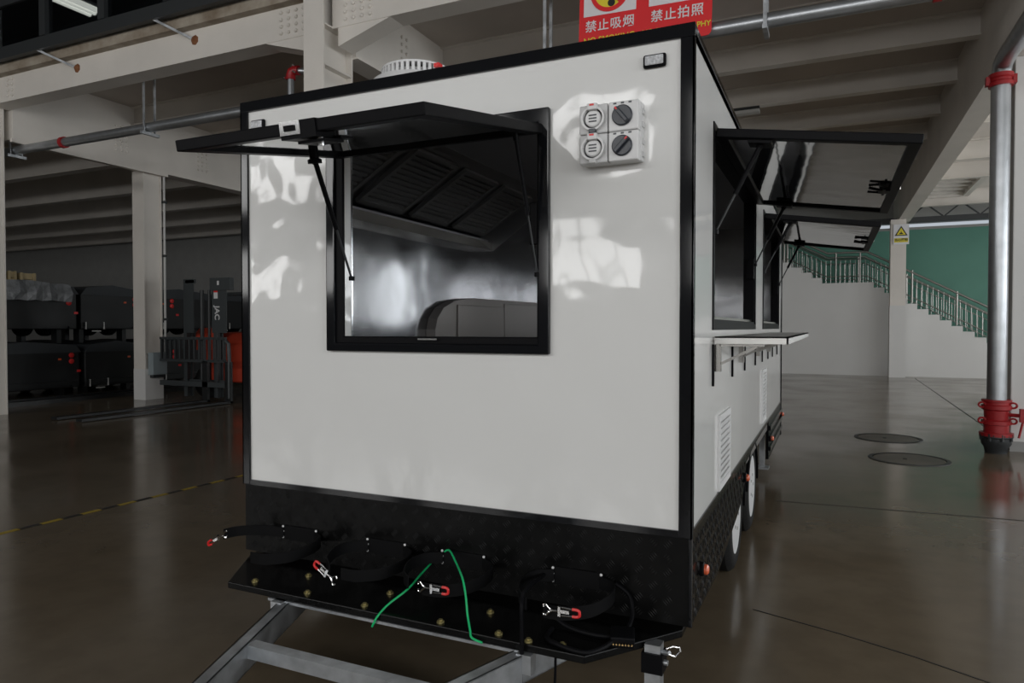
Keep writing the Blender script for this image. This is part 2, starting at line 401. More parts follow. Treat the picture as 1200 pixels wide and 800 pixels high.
scatter(MB().bar((0, 0, .36), (.42, 0, 0), .04, .04), 'brace', 'dark_steel', tb, [(2.56+.9*k, 23.9, 4.74) for k in range(8)])
MB().box(2.075, RIGHT_X, 23.85, 23.95, 5.1, 5.2).build('chord', 'dark_steel', tb)
bt = thing('strip_lamp', 'small unlit strip lamp under the joists behind the serving hatch', 'lamp', (-1.55, 13.2, 5.28))
MB().box(-2.0, -1.18, 13.14, 13.26, 5.345, 5.40).build('housing', 'dark_steel', bt); MB().box(-2.0, -1.18, 13.12, 13.28, 5.29, 5.345).build('diffuser', 'lamp_off', bt)

# upper glazed partition on the slab edge
gz = thing('glazed_partition', 'dark framed upper glazing above the rust-stained slab edge', 'glazing', (-10, 6.6, 5.5))
MB().box(-20, -5.9, 6.56, 6.64, 5.60, 5.78).build('bottom_rail', 'dark_steel', gz)
MB().box(-20, -5.9, 6.56, 6.64, 6.40, 6.52).build('transom', 'dark_steel', gz)
MB().box(-20, -5.9, 6.56, 6.64, 9.3, 9.5).build('head_rail', 'dark_steel', gz)
px = [-14.55, -13.25, -11.95, -10.64, -9.33, -8.02, -6.71]
scatter(MB().box(-.07, .07, -.06, .06, 0, 3.6), 'post', 'dark_steel', gz, [(x, 6.6, 5.78) for x in px])
for xa, xb in zip([-20]+px, px+[-5.9]):
    MB().box(xa+.07, xb-.07, 6.60, 6.61, 5.78, 6.40).build('pane', 'dark_glass', gz)
    MB().box(xa+.07, xb-.07, 6.60, 6.61, 6.52, 9.3).build('pane', 'dark_glass', gz)
for xa, xb in ((-10.9, -10.3), (-8.4, -7.85)):
    MB().bar((xa, 6.58, 5.64), (xb, 6.83, 5.34), .03, .03).build('stay_rod', 'galvanized', gz)
    MB().lathe((xb, 6.84, 5.34), (0, -.04, 0), [(.07, 0), (.05, .4), (.02, 1)], 7).build('rust_patch', 'rust', gz)

ul = thing('ceiling_lamp', 'ribbed pale strip light seen through the dark upper glazing', 'lamp', (-13.6, 8.8, 7.8))
MB().box(-13.82, -13.38, 8.1, 9.45, 7.86, 7.92).box(-13.65, -13.55, 8.5, 8.6, 7.92, 9.5).build('housing', 'lamp_off', ul)
for k in range(3): MB().cyl((-13.75+.15*k, 8.15, 7.83), (-13.75+.15*k, 9.42, 7.83), .055, n=10).build('tube', 'tube_light', ul, True)
# ------------------------------------------------------------------ pipes
mp = thing('sprinkler_pipe', 'long horizontal galvanized sprinkler pipe hung under the joists', 'pipe', (-6, 7.3, 4.46))
MB().cyl((-13.6, 7.3, 4.46), (1.7, 7.3, 4.46), .073, n=20).build('tube', 'pipe_zinc', mp, True)
for x in (-11.35, -3.9, .85): MB().cyl((x-.035, 7.3, 4.46), (x+.035, 7.3, 4.46), .09, n=20).build('coupling', 'red_paint', mp, True)
for x in (-12.62, -9.34, -2.9, -.60):
    zt = 4.605 if x < -12 else 5.625
    MB().box(x-.018, x+.018, 7.2, 7.215, 4.36, zt).box(x-.018, x+.018, 7.385, 7.4, 4.36, zt).box(x-.022, x+.022, 7.16, 7.46, 4.34, 4.385).build('hanger', 'galvanized', mp)
bp_ = thing('branch_pipe', 'short galvanized riser with a red grooved elbow above the trailer roof', 'pipe', (-6.6, 7.3, 4.54))
MB().cyl((-6.6, 7.3, 4.535), (-6.6, 7.3, 4.80), .045, n=16).cyl((-6.55, 7.31, 4.89), (-5.85, 7.45, 4.80), .04, n=16).build('tube', 'pipe_zinc', bp_, True)
MB().tube([(-6.6, 7.3, 4.77), (-6.6, 7.3, 4.83), (-6.585, 7.3, 4.87), (-6.54, 7.31, 4.89), (-6.48, 7.32, 4.885)], .062, 14).build('elbow', 'red_paint', bp_, True)
scatter(MB().lathe((0, 0, 0), (0, -.03, 0), [(.016, 0), (.016, 1)], 6), 'bolt', 'chrome', bp_, [(-6.66, 7.26, 4.79), (-6.50, 7.25, 4.93), (-6.49, 7.25, 4.84)])
dp = thing('drop_pipe', 'thick vertical galvanized pipe with red clamp standing before the pillar', 'pipe', (1.76, 9.68, 0))
MB().cyl((1.76, 9.66, .5), (1.76, 9.66, 4.3), .098, n=28).build('tube', 'pipe_zinc', dp, True)
MB().tube([(1.76, 9.66, 4.25), (1.76, 9.66, 4.36), (1.765, 9.6, 4.46), (1.77, 9.5, 4.49), (1.77, 9.3, 4.495), (1.77, 7.36, 4.47)], .098, 20).build('elbow_tube', 'pipe_zinc', dp, True)
cl = MB().lathe((1.76, 9.66, 4.22), (0, 0, .14), [(.1, 0), (.125, 0), (.125, .3), (.11, .4), (.11, .6), (.125, .7), (.125, 1), (.1, 1)], 24)
cl.box(1.61, 1.65, 9.62, 9.7, 4.24, 4.34).box(1.87, 1.91, 9.62, 9.7, 4.24, 4.34); cl.build('clamp', 'red_paint', dp, True)
MB().lathe((1.76, 9.66, .2), (0, 0, .42), [(.11, 0), (.17, .0), (.17, .09), (.125, .1), (.125, .3), (.15, .32), (.15, .42), (.12, .45), (.125, .7), (.15, .74), (.15, .84), (.13, .86), (.13, .94), (.15, .95), (.15, 1.), (.1, 1)], 28).build('valve_body', 'red_paint', dp, True)
for z, x in ((.56, -1), (.56, 1), (.38, -1), (.38, 1)):
    MB().tube([(1.76+x*.15+.035*math.cos(q), 9.6, z+.03*math.sin(q)) for q in [2*PI*i/12 for i in range(12)]], .012, 6, True).build('lug', 'red_paint', dp, True)
MB().cyl((1.88, 9.62, .45), (2.0, 9.56, .45), .022, n=10).box(1.96, 2.0, 9.52, 9.58, .38, .53).bar((2.02, 9.55, .47), (2.04, 9.54, .16), .03, .02).bar((2.0, 9.55, .42), (1.95, 9.53, .2), .02, .015).build('lever', 'red_paint', dp)
MB().lathe((1.76, 9.66, 0), (0, 0, .22), [(.11, 0), (.12, .3), (.15, .5), (.15, .8), (.17, .85), (.17, 1)], 20).build('flange_base', 'dark_steel', dp, True)
scatter(MB().lathe((0, 0, 0), (0, 0, .08), [(.018, 0), (.018, 1)], 6), 'bolt', 'dark_steel', dp, [(1.76+.155*math.cos(q), 9.66+.155*math.sin(q), .15) for q in [2*PI*i/8+.2 for i in range(8)]])
cd = thing('cable_conduit', 'thin conduit running under the cross girder and down the switch-box column', 'conduit', (-12.4, 9, 0))
MB().box(-12.43, -12.38, 7.1, 10.1, 4.54, 4.6).build('trunking', 'steel_paint', cd)
MB().cyl((-12.46, 10.06, .95), (-12.46, 10.06, 4.6), .022, n=8).build('tube', 'lamp_off', cd, True)
for z in (1.6, 2.9, 4.0): MB().box(-12.49, -12.42, 10.03, 10.1, z, z+.05).build('clip', 'dark_steel', cd)
eb = thing('switch_box', 'small blue-grey switch box on the column beside the forklift', 'switch box', (-12.35, 9.85, .5))
MB().box(-12.5, -12.37, 9.68, 10.02, .5, .95).build('case', 'box_grey', eb, bevel=.008); MB().box(-12.37, -12.355, 9.69, 10.01, .52, .93).build('cover', 'box_grey', eb)
MB().box(-12.49, -12.40, 9.72, 9.98, .44, .5).build('gland', 'dark_steel', eb)

# ------------------------------------------------------------------ signs
def disc(n, r, cx, cz): return [(cx+r*math.cos(2*PI*i/n), cz+r*math.sin(2*PI*i/n)) for i in range(n)]
def ring(mb, r0, r1, cx, cz, y0, y1, n=40):
    a, b = disc(n, r0, cx, cz), disc(n, r1, cx, cz)
    for i in range(n):
        k = (i+1) % n; mb.prism([a[i], b[i], b[k], a[k]], XZ, y0, y1)
sg = thing('prohibition_sign', 'red double board forbidding smoking and photography hung from the sprinkler pipe', 'sign', (-1.8, 7.16, 4.37))
X0s, X1s, Zb, Zt, Ys = -2.49, -1.10, 4.38, 5.30, 7.16
r_ = .055; poly = []
for (cx_, cz_, a0) in ((X1s-r_, Zb+r_, -90), (X1s-r_, Zt-r_, 0), (X0s+r_, Zt-r_, 90), (X0s+r_, Zb+r_, 180)):
    poly += [(cx_+r_*math.cos(math.radians(a0+q)), cz_+r_*math.sin(math.radians(a0+q))) for q in (0, 30, 60, 90)]
MB().prism(poly, XZ, Ys, Ys+.012).build('board', 'sign_red', sg)
for k, (xa, xb, cn, en) in enumerate(((-2.44, -1.87, '禁止吸烟', 'NO SMOKING'), (-1.735, -1.17, '禁止拍照', 'NO PHOTOGRAPHY'))):
    xm = (xa+xb)/2
    MB().box(xa, xb, Ys-.004, Ys, 4.755, 5.24).build('picture_field', 'sign_white', sg)
    zc = 4.985 if k == 0 else 5.0
    if k == 0: MB().prism(disc(40, .19, xm, zc), XZ, Ys-.007, Ys-.004).build('disc', 'sign_yellow', sg)
    m = MB(); ring(m, .165, .21, xm, zc, Ys-.012, Ys-.006); m.build('ring', 'sign_red', sg)
    c = MB()
    if k == 0: c.prism(disc(16, .04, xm+.02, zc-.12), XZ, Ys-.010, Ys-.007).bar((xm+.02, Ys-.009, zc-.12), (xm+.1, Ys-.009, zc+.06), .04, .006, (0, 1, 0))
    else: c.box(xm-.1, xm+.1, Ys-.010, Ys-.005, zc-.07, zc+.07).prism(disc(20, .045, xm, zc), XZ, Ys-.014, Ys-.010)
    c.build('pictogram', 'sign_black', sg)
    b_ = MB(); b_.bar((xm-.13, Ys-.014, zc+.13), (xm+.13, Ys-.014, zc-.13), .04, .004, (0, 1, 0)); b_.build('slash', 'sign_red', sg)
    for i, ch in enumerate(cn):
        text(ch, .128, facing((xa+.085+i*.136, Ys-.004, 4.64)), 'sign_white', sg, 'character', .002, .0012)
    text(en, .088 if k == 0 else .075, facing((xm, Ys-.004, 4.495)), 'sign_yellow', sg, 'lettering', .002, .001)
MB().box(-2.35, -2.32, 7.172, 7.24, 4.45, 4.47).box(-1.26, -1.23, 7.172, 7.24, 4.45, 4.47).build('bracket', 'galvanized', sg)
sg.rotation_euler = (0, math.radians(1.4), 0)

ws = thing('warning_sign', 'white board with a black and yellow warning triangle on the staircase column', 'sign', (1.84, 23.09, 3.87))
MB().box(1.645, 2.045, 23.085, 23.1, 3.87, 4.45).build('board', 'sign_white', ws)
tri = lambda s: [(1.845-.165*s, 4.21-.09*s), (1.845+.165*s, 4.21-.09*s), (1.845, 4.21+.195*s)]
MB().prism(tri(1), XZ, 23.079, 23.085).build('triangle', 'sign_black', ws); MB().prism(tri(.72), XZ, 23.075, 23.079).build('triangle', 'sign_yellow', ws)
MB().prism([(1.79, 4.165), (1.90, 4.165), (1.88, 4.20), (1.86, 4.2), (1.845, 4.26), (1.83, 4.2), (1.81, 4.2)], XZ, 23.072, 23.075).build('pictogram', 'sign_black', ws)
MB().box(1.67, 2.02, 23.08, 23.085, 3.93, 4.05).build('caption_field', 'sign_yellow', ws)
text('当心落物', .085, facing((1.845, 23.078, 3.995)), 'sign_black', ws, 'lettering', .001, .002)

# ------------------------------------------------------------------ staircase
st = thing('staircase', 'white solid-sided staircase with stainless railings against the green wall', 'staircase', (2, 24.5, 0))
prof = []     # (x start, x end, z top)
z = 2.83
prof.append((-.25, 1.18, z))
for k in range(16): prof.append((1.18+.288*k, 1.18+.288*(k+1), 2.83-.166*(k+1)))
for k in range(5): prof.append((-.25-.298*(k+1), -.25-.298*k, 2.83+.172*(k+1)))
prof.sort()
for xa, xb, zt in prof:
    if zt < .02: continue
    MB().box(xa, xb, 23.7, 25.45, 0, zt).build('landing' if xb-xa > 1 else 'step', 'wall_white', st)
xe = max(xb for _, xb, zt in prof if zt > .02)
def ztop(x):
    if x < -.25: return 2.83 + (-.25-x)/.298*.172
    if x < 1.18: return 2.83
    return max(0, 2.83 - (x-1.18)/.288*.166)
for y in (23.78, 25.35):
    pth = [(-1.74, y, ztop(-1.74)), (-.05, y, ztop(-.05)), (1.0, y, 2.83), (xe-.1, y, ztop(xe-.1))]
    pth[1] = (-.1, y, 2.83)
    up = lambda h: [(p[0], p[1], p[2]+h) for p in pth]
    MB().tube(up(.93), .032, 10).build('handrail', 'rail_steel', st, True)
    MB().tube(up(.72), .016, 8).build('rail', 'rail_steel', st, True)
    MB().tube(up(.20), .016, 8).build('rail', 'rail_steel', st, True)
    posts = [(x, y, ztop(x)-.05) for x in (-1.35, .14, .81, 1.62, 2.2, 3.34, 4.5, 5.6)]
    if y < 24: scatter(MB().cyl((0, 0, 0), (0, 0, .97), .028, n=10), 'post', 'rail_steel', st, posts, True)
    else: scatter(MB().cyl((0, 0, 0), (0, 0, .97), .028, n=10), 'post', 'rail_steel', st, posts[::2], True)
    n_ = 0; sp = []
    x = -1.65
    while x < xe-.2:
        sp.append((x, y, ztop(x)+.0)); x += .137
    scatter(MB().cyl((0, 0, 0), (0, 0, .70), .011, n=6), 'baluster', 'rail_steel', st, sp, True)

# ------------------------------------------------------------------ floor things
def manhole(x, y, r, lab):
    t = thing('manhole_cover', lab, 'manhole cover', (x, y, 0))
    MB().lathe((x, y, 0), (0, 0, .006), [(r, 0), (r+.04, 0), (r+.04, 1), (r, 1)], 48, False).build('rim', 'dark_steel', t)
    MB().lathe((x, y, .0), (0, 0, .004), [(r-.012, 0), (r-.012, 1)], 48).build('lid', 'iron', t)
    MB().box(x-.06, x-.02, y-.05, y+.02, .004, .008).build('key_hole', 'sign_black', t)
manhole(.70, 10.35, .36, 'round iron manhole cover farther from the pipe valve, towards the stairs')
manhole(.80, 8.78, .36, 'round iron manhole cover with a dark wet patch, nearer the trailer wheels')
tp = thing('floor_tape', 'yellow and black hazard tape stuck on the floor beside the food trailer', 'tape', (-5.3, 4, 0))
scatter(MB().box(-.022, .022, 0, .15, .0005, .003), 'yellow_dash', 'tape_yellow', tp, [(-5.385+.01*k, .5+.3*k, 0) for k in range(26)])
scatter(MB().box(-.022, .022, 0, .15, .0005, .003), 'black_dash', 'tape_black', tp, [(-5.38+.01*k, .65+.3*k, 0) for k in range(26)])

# ------------------------------------------------------------------ forklift
fk = thing('forklift', 'grey and red forklift with raised-letter mast parked beside the switch-box column', 'forklift', (-11.1, 10.6, 0))
YM = 9.95
for x0 in (-11.80, -10.98):
    m = MB().box(x0, x0+.05, YM, YM+.16, .08, 2.42).box(x0+.05, x0+.09, YM, YM+.03, .08, 2.42).box(x0+.05, x0+.09, YM+.13, YM+.16, .08, 2.42)
    m.build('mast_rail', 'fork_grey', fk)
for x0, x1 in ((-11.72, -11.50), (-11.0, -10.62)):
    MB().box(x0, x1, YM-.02, YM+.0, 1.35, 2.40).build('mast_cover', 'fork_grey', fk)
MB().box(-11.02, -10.5, YM-.05, YM+.06, 2.18, 2.42).box(-11.76, -11.5, YM-.02, YM+.05, 2.34, 2.42).build('cross_member', 'fork_grey', fk)
MB().box(-11.75, -10.6, YM+.05, YM+.1, .3, .42).build('cross_member', 'fork_grey', fk)
MB().cyl((-11.4, YM+.1, .3), (-11.4, YM+.1, 2.2), .04, n=10).cyl((-11.2, YM+.1, .3), (-11.2, YM+.1, 2.2), .03, n=10).build('lift_ram', 'dark_steel', fk, True)
text('JAC', .17, facing((-10.86, YM-.024, 1.74), up=(1, 0, 0)), 'scratch_white', fk, 'lettering', .002, .004)
MB().box(-10.94, -10.84, YM-.026, YM-.02, 2.02, 2.14).build('badge', 'scratch_white', fk); MB().box(-10.94, -10.84, YM-.027, YM-.02, 2.14, 2.17).build('badge', 'red_plastic', fk)
MB().box(-10.82, -10.77, YM-.055, YM-.05, 2.28, 2.36).build('badge', 'scratch_white', fk)
MB().box(-12.3, -10.5, YM-.16, YM-.12, .78, .83).box(-12.3, -10.5, YM-.16, YM-.12, 1.22, 1.27).box(-12.3, -10.5, YM-.16, YM-.08, .3, .4).build('carriage', 'fork_grey', fk)
scatter(MB().box(-.02, .02, -.02, .02, 0, .45), 'backrest_bar', 'fork_grey', fk, [(-12.26+.132*k, YM-.14, .8) for k in range(14)])
MB().tube([(-10.52, YM-.14, 1.2), (-10.44, YM-.14, 1.15), (-10.42, YM-.14, .9), (-10.42, YM-.14, .1)], .035, 8).build('guard_tube', 'fork_grey', fk, True)
for x in (-11.05, -10.45):
    MB().box(x-.07, x+.07, 6.9, YM-.1, .012, .05).box(x-.07, x+.07, YM-.16, YM-.1, .012, .8).build('fork', 'trailer_black', fk)
MB().prism([(10.35, .35), (10.35, 1.15), (10.6, 1.35), (12.3, 1.4), (12.5, 1.2), (12.5, .3)], YZ, -11.65, -10.2).build('chassis', 'fork_red', fk, bevel=.03)
MB().prism([(12.0, .25), (12.0, 1.3), (12.6, 1.2), (12.75, .7), (12.6, .25)], YZ, -11.6, -10.25).build('counterweight', 'fork_grey', fk, bevel=.05)
MB().prism([(10.2, 1.0), (10.2, 1.35), (10.3, 1.45), (10.4, 1.0)], YZ, -11.75, -11.15).build('cowl', 'fork_red', fk)
gd = MB()
for x in (-11.6, -10.25): gd.tube([(x, 10.4, 1.3), (x, 10.7, 2.15), (x, 12.0, 2.2), (x, 12.4, 1.3)], .035, 8)
gd.box(-11.6, -10.25, 10.75, 10.8, 2.13, 2.19).box(-11.6, -10.25, 11.95, 12.0, 2.17, 2.23).box(-11.6, -10.25, 11.3, 11.35, 2.15, 2.2)
gd.build('overhead_guard', 'fork_grey', fk, True)
MB().box(-11.3, -10.7, 11.2, 11.7, 1.38, 1.5).box(-11.3, -10.7, 11.65, 11.78, 1.5, 1.95).build('seat', 'trailer_black', fk, bevel=.04)
MB().tube([(-11.0+.17*math.cos(q), 10.95+.1*math.sin(q), 1.6+.1*math.sin(q)) for q in [2*PI*i/20 for i in range(20)]], .016, 6, True).build('steering_wheel', 'trailer_black', fk, True)
for x in (-11.75, -10.25):
    for y, r in ((10.55, .34), (12.1, .3)):
        MB().lathe((x-.1, y, r), (.2, 0, 0), [(r*.5, 0), (r*.9, 0), (r, .2), (r, .8), (r*.9, 1), (r*.5, 1)], 24).build('tyre', 'rubber', fk, True)

# ------------------------------------------------------------------ stacked black trailers
units = [(7.6, 9.88, (9.70,)), (9.98, 11.42, (11.28,)), (11.5, 13.45, (12.27,)), (13.55, 15.4, (15.2,)), (15.5, 17.3, (15.7,))]
names = ['under the wooden crates', 'behind the switch-box column', 'between the switch-box column and the forklift mast', 'directly behind the forklift mast', 'deepest beside the far wall']
for i, (ya, yb, lamps) in enumerate(units):
    for lv, zb in enumerate((.06, 1.32)):
        XF = -14.9 - .05*lv + random.uniform(-.06, .06)
        t = thing('utility_trailer', '%s black utility trailer of the stack %s' % (('bottom', 'top')[lv], names[i]), 'trailer', (XF-1.5, (ya+yb)/2, 0), 'stacked black trailers')
        MB().prism([(ya, zb+.1), (ya, zb+.9), (ya+.12, zb+.98), (yb-.12, zb+.98), (yb, zb+.9), (yb, zb+.1)], YZ, XF-3, XF).build('body', 'trailer_black', t, bevel=.02)
        MB().prism([(ya-.02, zb+.86), (ya+.1, zb+1.02), ((ya+yb)/2, zb+1.1), (yb-.1, zb+1.02), (yb+.02, zb+.86)], YZ, XF-3, XF+.04).build('cover', 'cover_dark', t)
        MB().box(XF-2.9, XF+.05, ya+.1, ya+.2, zb+.12, zb+.25).box(XF-2.9, XF+.05, yb-.2, yb-.1, zb+.12, zb+.25).box(XF-.05, XF+.06, ya+.05, yb-.05, zb+.16, zb+.25).build('chassis', 'trailer_black', t)
        for yy in (ya+.2, yb-.2):
            MB().lathe((XF-1.6, yy-.1, zb+.22), (0, .2, 0), [(.15, 0), (.26, 0), (.28, .2), (.28, .8), (.26, 1), (.15, 1)], 20).build('tyre', 'rubber', t, True)
        for (dx, yy) in ((-.5, ya+.15), (-.5, yb-.25), (-2.6, ya+.15), (-2.6, yb-.25)): MB().box(XF+dx, XF+dx+.2, yy, yy+.1, zb-.06 if lv == 0 else zb-.205, zb+.2).build('prop_leg', 'trailer_black', t)
        for yy in lamps:
            for dz in (.80, .67):
                MB().lathe((XF, yy, zb+dz), (.03, 0, 0), [(.055, 0), (.055, .6), (.03, 1)], 14).build('tail_lamp', 'red_plastic', t, True)
            MB().box(XF, XF+.015, yy+.12, yy+.2, zb+.43, zb+.48).build('reflector', 'red_plastic', t)
            MB().box(XF, XF+.015, yy-.28, yy-.22, zb+.70, zb+.74).build('side_marker', 'lamp_amber', t)
        for (dy, dz, w, h) in ((.30, .1, .018, .16), (.45, .05, .2, .02), (.72, .1, .018, .16)):
            if ya+dy < yb: MB().box(XF+.05, XF+.07, ya+dy-.24, ya+dy-.24+w, zb+dz, zb+dz+h).build('latch_bar', 'lamp_off', t)
for k, (y0, y1, w) in enumerate(((7.7, 9.0, 0), (9.05, 9.22, 0), (9.3, 9.62, 0))):
    cr = thing('wooden_crate', ('long pale wooden crate on top of the stacked black trailers', 'narrow brown wooden crate between two pale crates', 'short pale wooden crate at the end of the crate row')[k], 'crate', (-16.3, (y0+y1)/2, 2.6))
    n = max(1, int((y1-y0)/.3))
    cz = (2.417, 2.393, 2.373)[k]
    for b in range(2): MB().box(-16.7, -16.0, y0, y1, cz+.14*b, cz+.13+.14*b).build('board', 'wood', cr)
    for b in range(n+1):
        yy = y0 + (y1-y0-.05)*b/max(n, 1); MB().box(-16.0, -15.97, yy, yy+.05, cz, cz+.28).build('batten', 'wood', cr)
w = MB(); N = 14
vs = []; fs = []
def cover_z(y): return 1.32 + (1.02 + .08*(1-abs(y-8.74)/1.04))
for i in range(N):
    dz_ = cover_z(7.7+.15*i)-2.42
    for k, (xx, zz) in enumerate(((-14.80, 2.0), (-14.79, 2.15), (-14.86, 2.42), (-15.4, 2.424), (-15.9, 2.424))):
        vs.append((xx+random.uniform(-.03, .05), 7.7+.15*i, zz+random.uniform(.0, .03)+(dz_ if k > 1 else 0)))
for i in range(N-1):
    for k in range(4): fs.append((i*5+k, i*5+5+k, i*5+6+k, i*5+k+1))
w.add(vs, fs); wo = w.build('plastic_sheet', 'plastic_wrap', origin=(-15, 8.6, 2.1))
md = wo.modifiers.new('thick', 'SOLIDIFY'); md.thickness = .004
tag(wo, 'crumpled clear plastic sheet draped over the trailer below the crates', 'plastic sheet')
fr = thing('fork_pallet_frame', 'low dark steel frame on the floor in front of the black trailers', 'frame', (-13.9, 9, 0))
MB().box(-14.2, -14.1, 7.6, 12.0, 0, .08).build('rail', 'trailer_black', fr); MB().box(-13.7, -13.6, 7.6, 12.0, 0, .08).build('rail', 'trailer_black', fr)
for y in (7.8, 9.2, 10.6, 11.8): MB().box(-14.1, -13.7, y, y+.08, 0, .06).build('rung', 'trailer_black', fr)

# ------------------------------------------------------------------ THE FOOD TRAILER
XL, XR, YF, YB, ZB, ZM, ZT = -2.777, -.487, 2.72, 8.08, .29, .655, 2.605
T = thing('food_trailer', 'white food trailer with black trim, open serving hatches and gas bottle platform', 'food trailer', ((XL+XR)/2, (YF+YB)/2, 0))
FW = (-2.13, -1.11, 1.41, 2.29); SW = [(3.27, 5.18, 1.47, 2.35), (5.84, 7.66, 1.47, 2.35)]
th = .045
MB().plate([XL, XR], [ZM, ZT], [FW], XZ, YF, YF+th).build('body_panel', 'panel_white', T, label='glossy white panel with the small hatch opening')
MB().plate([YF+th, YB-th], [ZM, ZT], SW, YZ, XR-th, XR).build('body_panel', 'panel_side', T, label='white panel with two serving openings')
MB().box(XL, XL+th, YF+th, YB-th, ZM, ZT).build('body_panel', 'panel_white', T)
MB().box(XL, XR, YB-th, YB, ZM, ZT).build('body_panel', 'panel_white', T)
MB().box(XL, XR, YF+.005, YB-.005, ZT-.04, ZT-.004).build('roof', 'panel_white', T)
MB().box(XL+.01, XR-.01, YF+.01, YB-.01, ZM-.1, ZM+.02).build('floor_deck', 'cabinet_steel', T)
# interior lining
g_ = .003
MB().box(XL+th+g_, XL+th+.02, YF+th, YB-th, ZM+.02, ZT-.05).build('lining', 'lining', T)
MB().box(XL+th, XR-th, YB-th-.02, YB-th-g_, ZM+.02, ZT-.05).build('lining', 'lining', T)
MB().plate([YF+th, YB-th], [ZM+.02, ZT-.05], SW, YZ, XR-th-.015, XR-th-g_).build('lining', 'lining', T)
MB().plate([XL+th, XR-th], [ZM+.02, ZT-.05], [FW], XZ, YF+th+g_, YF+th+.015).build('lining', 'lining', T)
MB().box(XL+th, XR-th, YF+th, YB-th, ZT-.06, ZT-.045).build('lining', 'hood_steel', T)
# black corner trims
tw = .043
MB().box(XR-tw, XR+.012, YF-.012, YF, ZM-.02, ZT-.045).box(XR, XR+.012, YF-.012, YF+.016, ZM-.02, ZT-.045).build('corner_trim', 'black_gloss', T, bevel=.003)
MB().box(XL-.012, XL+.038, YF-.012, YF, ZM-.02, ZT-.04).box(XL-.012, XL, YF-.012, YF+.04, ZM-.02, ZT-.04).build('corner_trim', 'black_gloss', T, bevel=.003)
MB().box(XL-.012, XR+.012, YF-.012, YF, ZT-.045, ZT+.006).box(XL-.012, XR+.012, YF-.012, YF+.04, ZT, ZT+.008).build('corner_trim', 'black_gloss', T, bevel=.003)
MB().box(XR, XR+.010, YF+.0, YB+.01, ZT-.022, ZT+.006).box(XR-.04, XR+.010, YF+.04, YB+.01, ZT, ZT+.007).build('corner_trim', 'black_gloss', T, bevel=.003)
MB().box(XL-.012, XL, YF, YB+.01, ZT-.04, ZT+.006).build('corner_trim', 'black_gloss', T)
MB().box(XR-.04, XR+.010, YB, YB+.012, ZB, ZT+.006).box(XR, XR+.008, YB-.03, YB+.012, ZB, ZT).build('corner_trim', 'black_gloss', T)
MB().box(XL+.0, XR+.0, YF-.010, YF, ZM-.02, ZM+.006).build('edge_strip', 'black_gloss', T)
# tread plate skirts
def relief(mb, o, U, V, Nn, nu, nv, pu, pv, ok=None):
    o, U, V, Nn = Vector(o), Vector(U), Vector(V), Vector(Nn)
    for a in range(nu):
        for b in range(nv):
            c = o + U*(pu*(a+.5)) + V*(pv*(b+.5))
            if ok and not ok(pu*(a+.5), pv*(b+.5)): continue
            sg_ = 1 if (a+b) % 2 else -1
            d1 = (U + V*sg_).normalized(); d2 = (U*-sg_ + V).normalized()
            for k in range(4):
                p = c + d2*((k-1.5)*.0095); L, w_, h = .016, .0024, .003
                e = d1*L; f = d2*w_
                mb.add([p-e, p+f, p+e, p-f, p+Nn*h-d1*L*.7, p+Nn*h+d1*L*.7], [(0, 3, 5, 4), (3, 2, 5), (2, 1, 5), (1, 0, 4, 5)])
fs_ = MB().box(XL, XR, YF-.004, YF+.03, ZB, ZM-.02).build('tread_skirt', 'tread_black', T)
m = MB(); relief(m, (XL+.03, YF-.004, ZB+.005), (1, 0, 0), (0, 0, 1), (0, -1, 0), 38, 6, .058, .056)
o = m.build('tread_pattern', 'tread_bar', fs_); o['kind'] = 'stuff'
MB().box(XR-.004, XR+.010, YF-.010, YF+.012, ZB, ZM-.02).build('corner_trim', 'black_gloss', T, bevel=.003)
sk_poly = [(YF, ZB), (3.43, .265), (3.9, .32), (4.25, .36), (4.45, .40), (4.58, .47), (4.68, .585), (4.9, .60), (5.05, .61), (5.25, .62), (6.42, .63), (6.45, ZM), (YF, ZM)]
ss = MB().prism(sk_poly, YZ, XR-.02, XR+.003).build('tread_skirt', 'tread_black', T)
def lowz(y):
    for (a, b), (c, d) in zip(sk_poly, sk_poly[1:]):
        if a <= y <= c: return b+(d-b)*(y-a)/(c-a)
    return .6
m = MB(); relief(m, (XR+.003, YF+.03, ZB-.01), (0, 1, 0), (0, 0, 1), (1, 0, 0), 32, 6, .058, .056, lambda u, v: ZB-.01+v-.02 > lowz(YF+.03+u))
o = m.build('tread_pattern', 'tread_bar', ss); o['kind'] = 'stuff'
rs = MB().box(XR-.02, XR+.003, 6.45, YB, .30, ZM).build('ribbed_skirt', 'tread_black', T)
for k in range(3): MB().box(XR+.003, XR+.02, 6.47, YB-.02, .37+.09*k, .41+.09*k).build('rib', 'black_gloss', rs)
MB().box(XL-.003, XL+.02, YF, YB, ZB, ZM).build('tread_skirt', 'tread_black', T)
MB().box(XL, XR, YB-.02, YB+.004, ZB, ZM).build('tread_skirt', 'tread_black', T)
MB().box(XR, XR+.006, YF, YB, ZM-.012, ZM+.004).build('edge_strip', 'black_gloss', T)
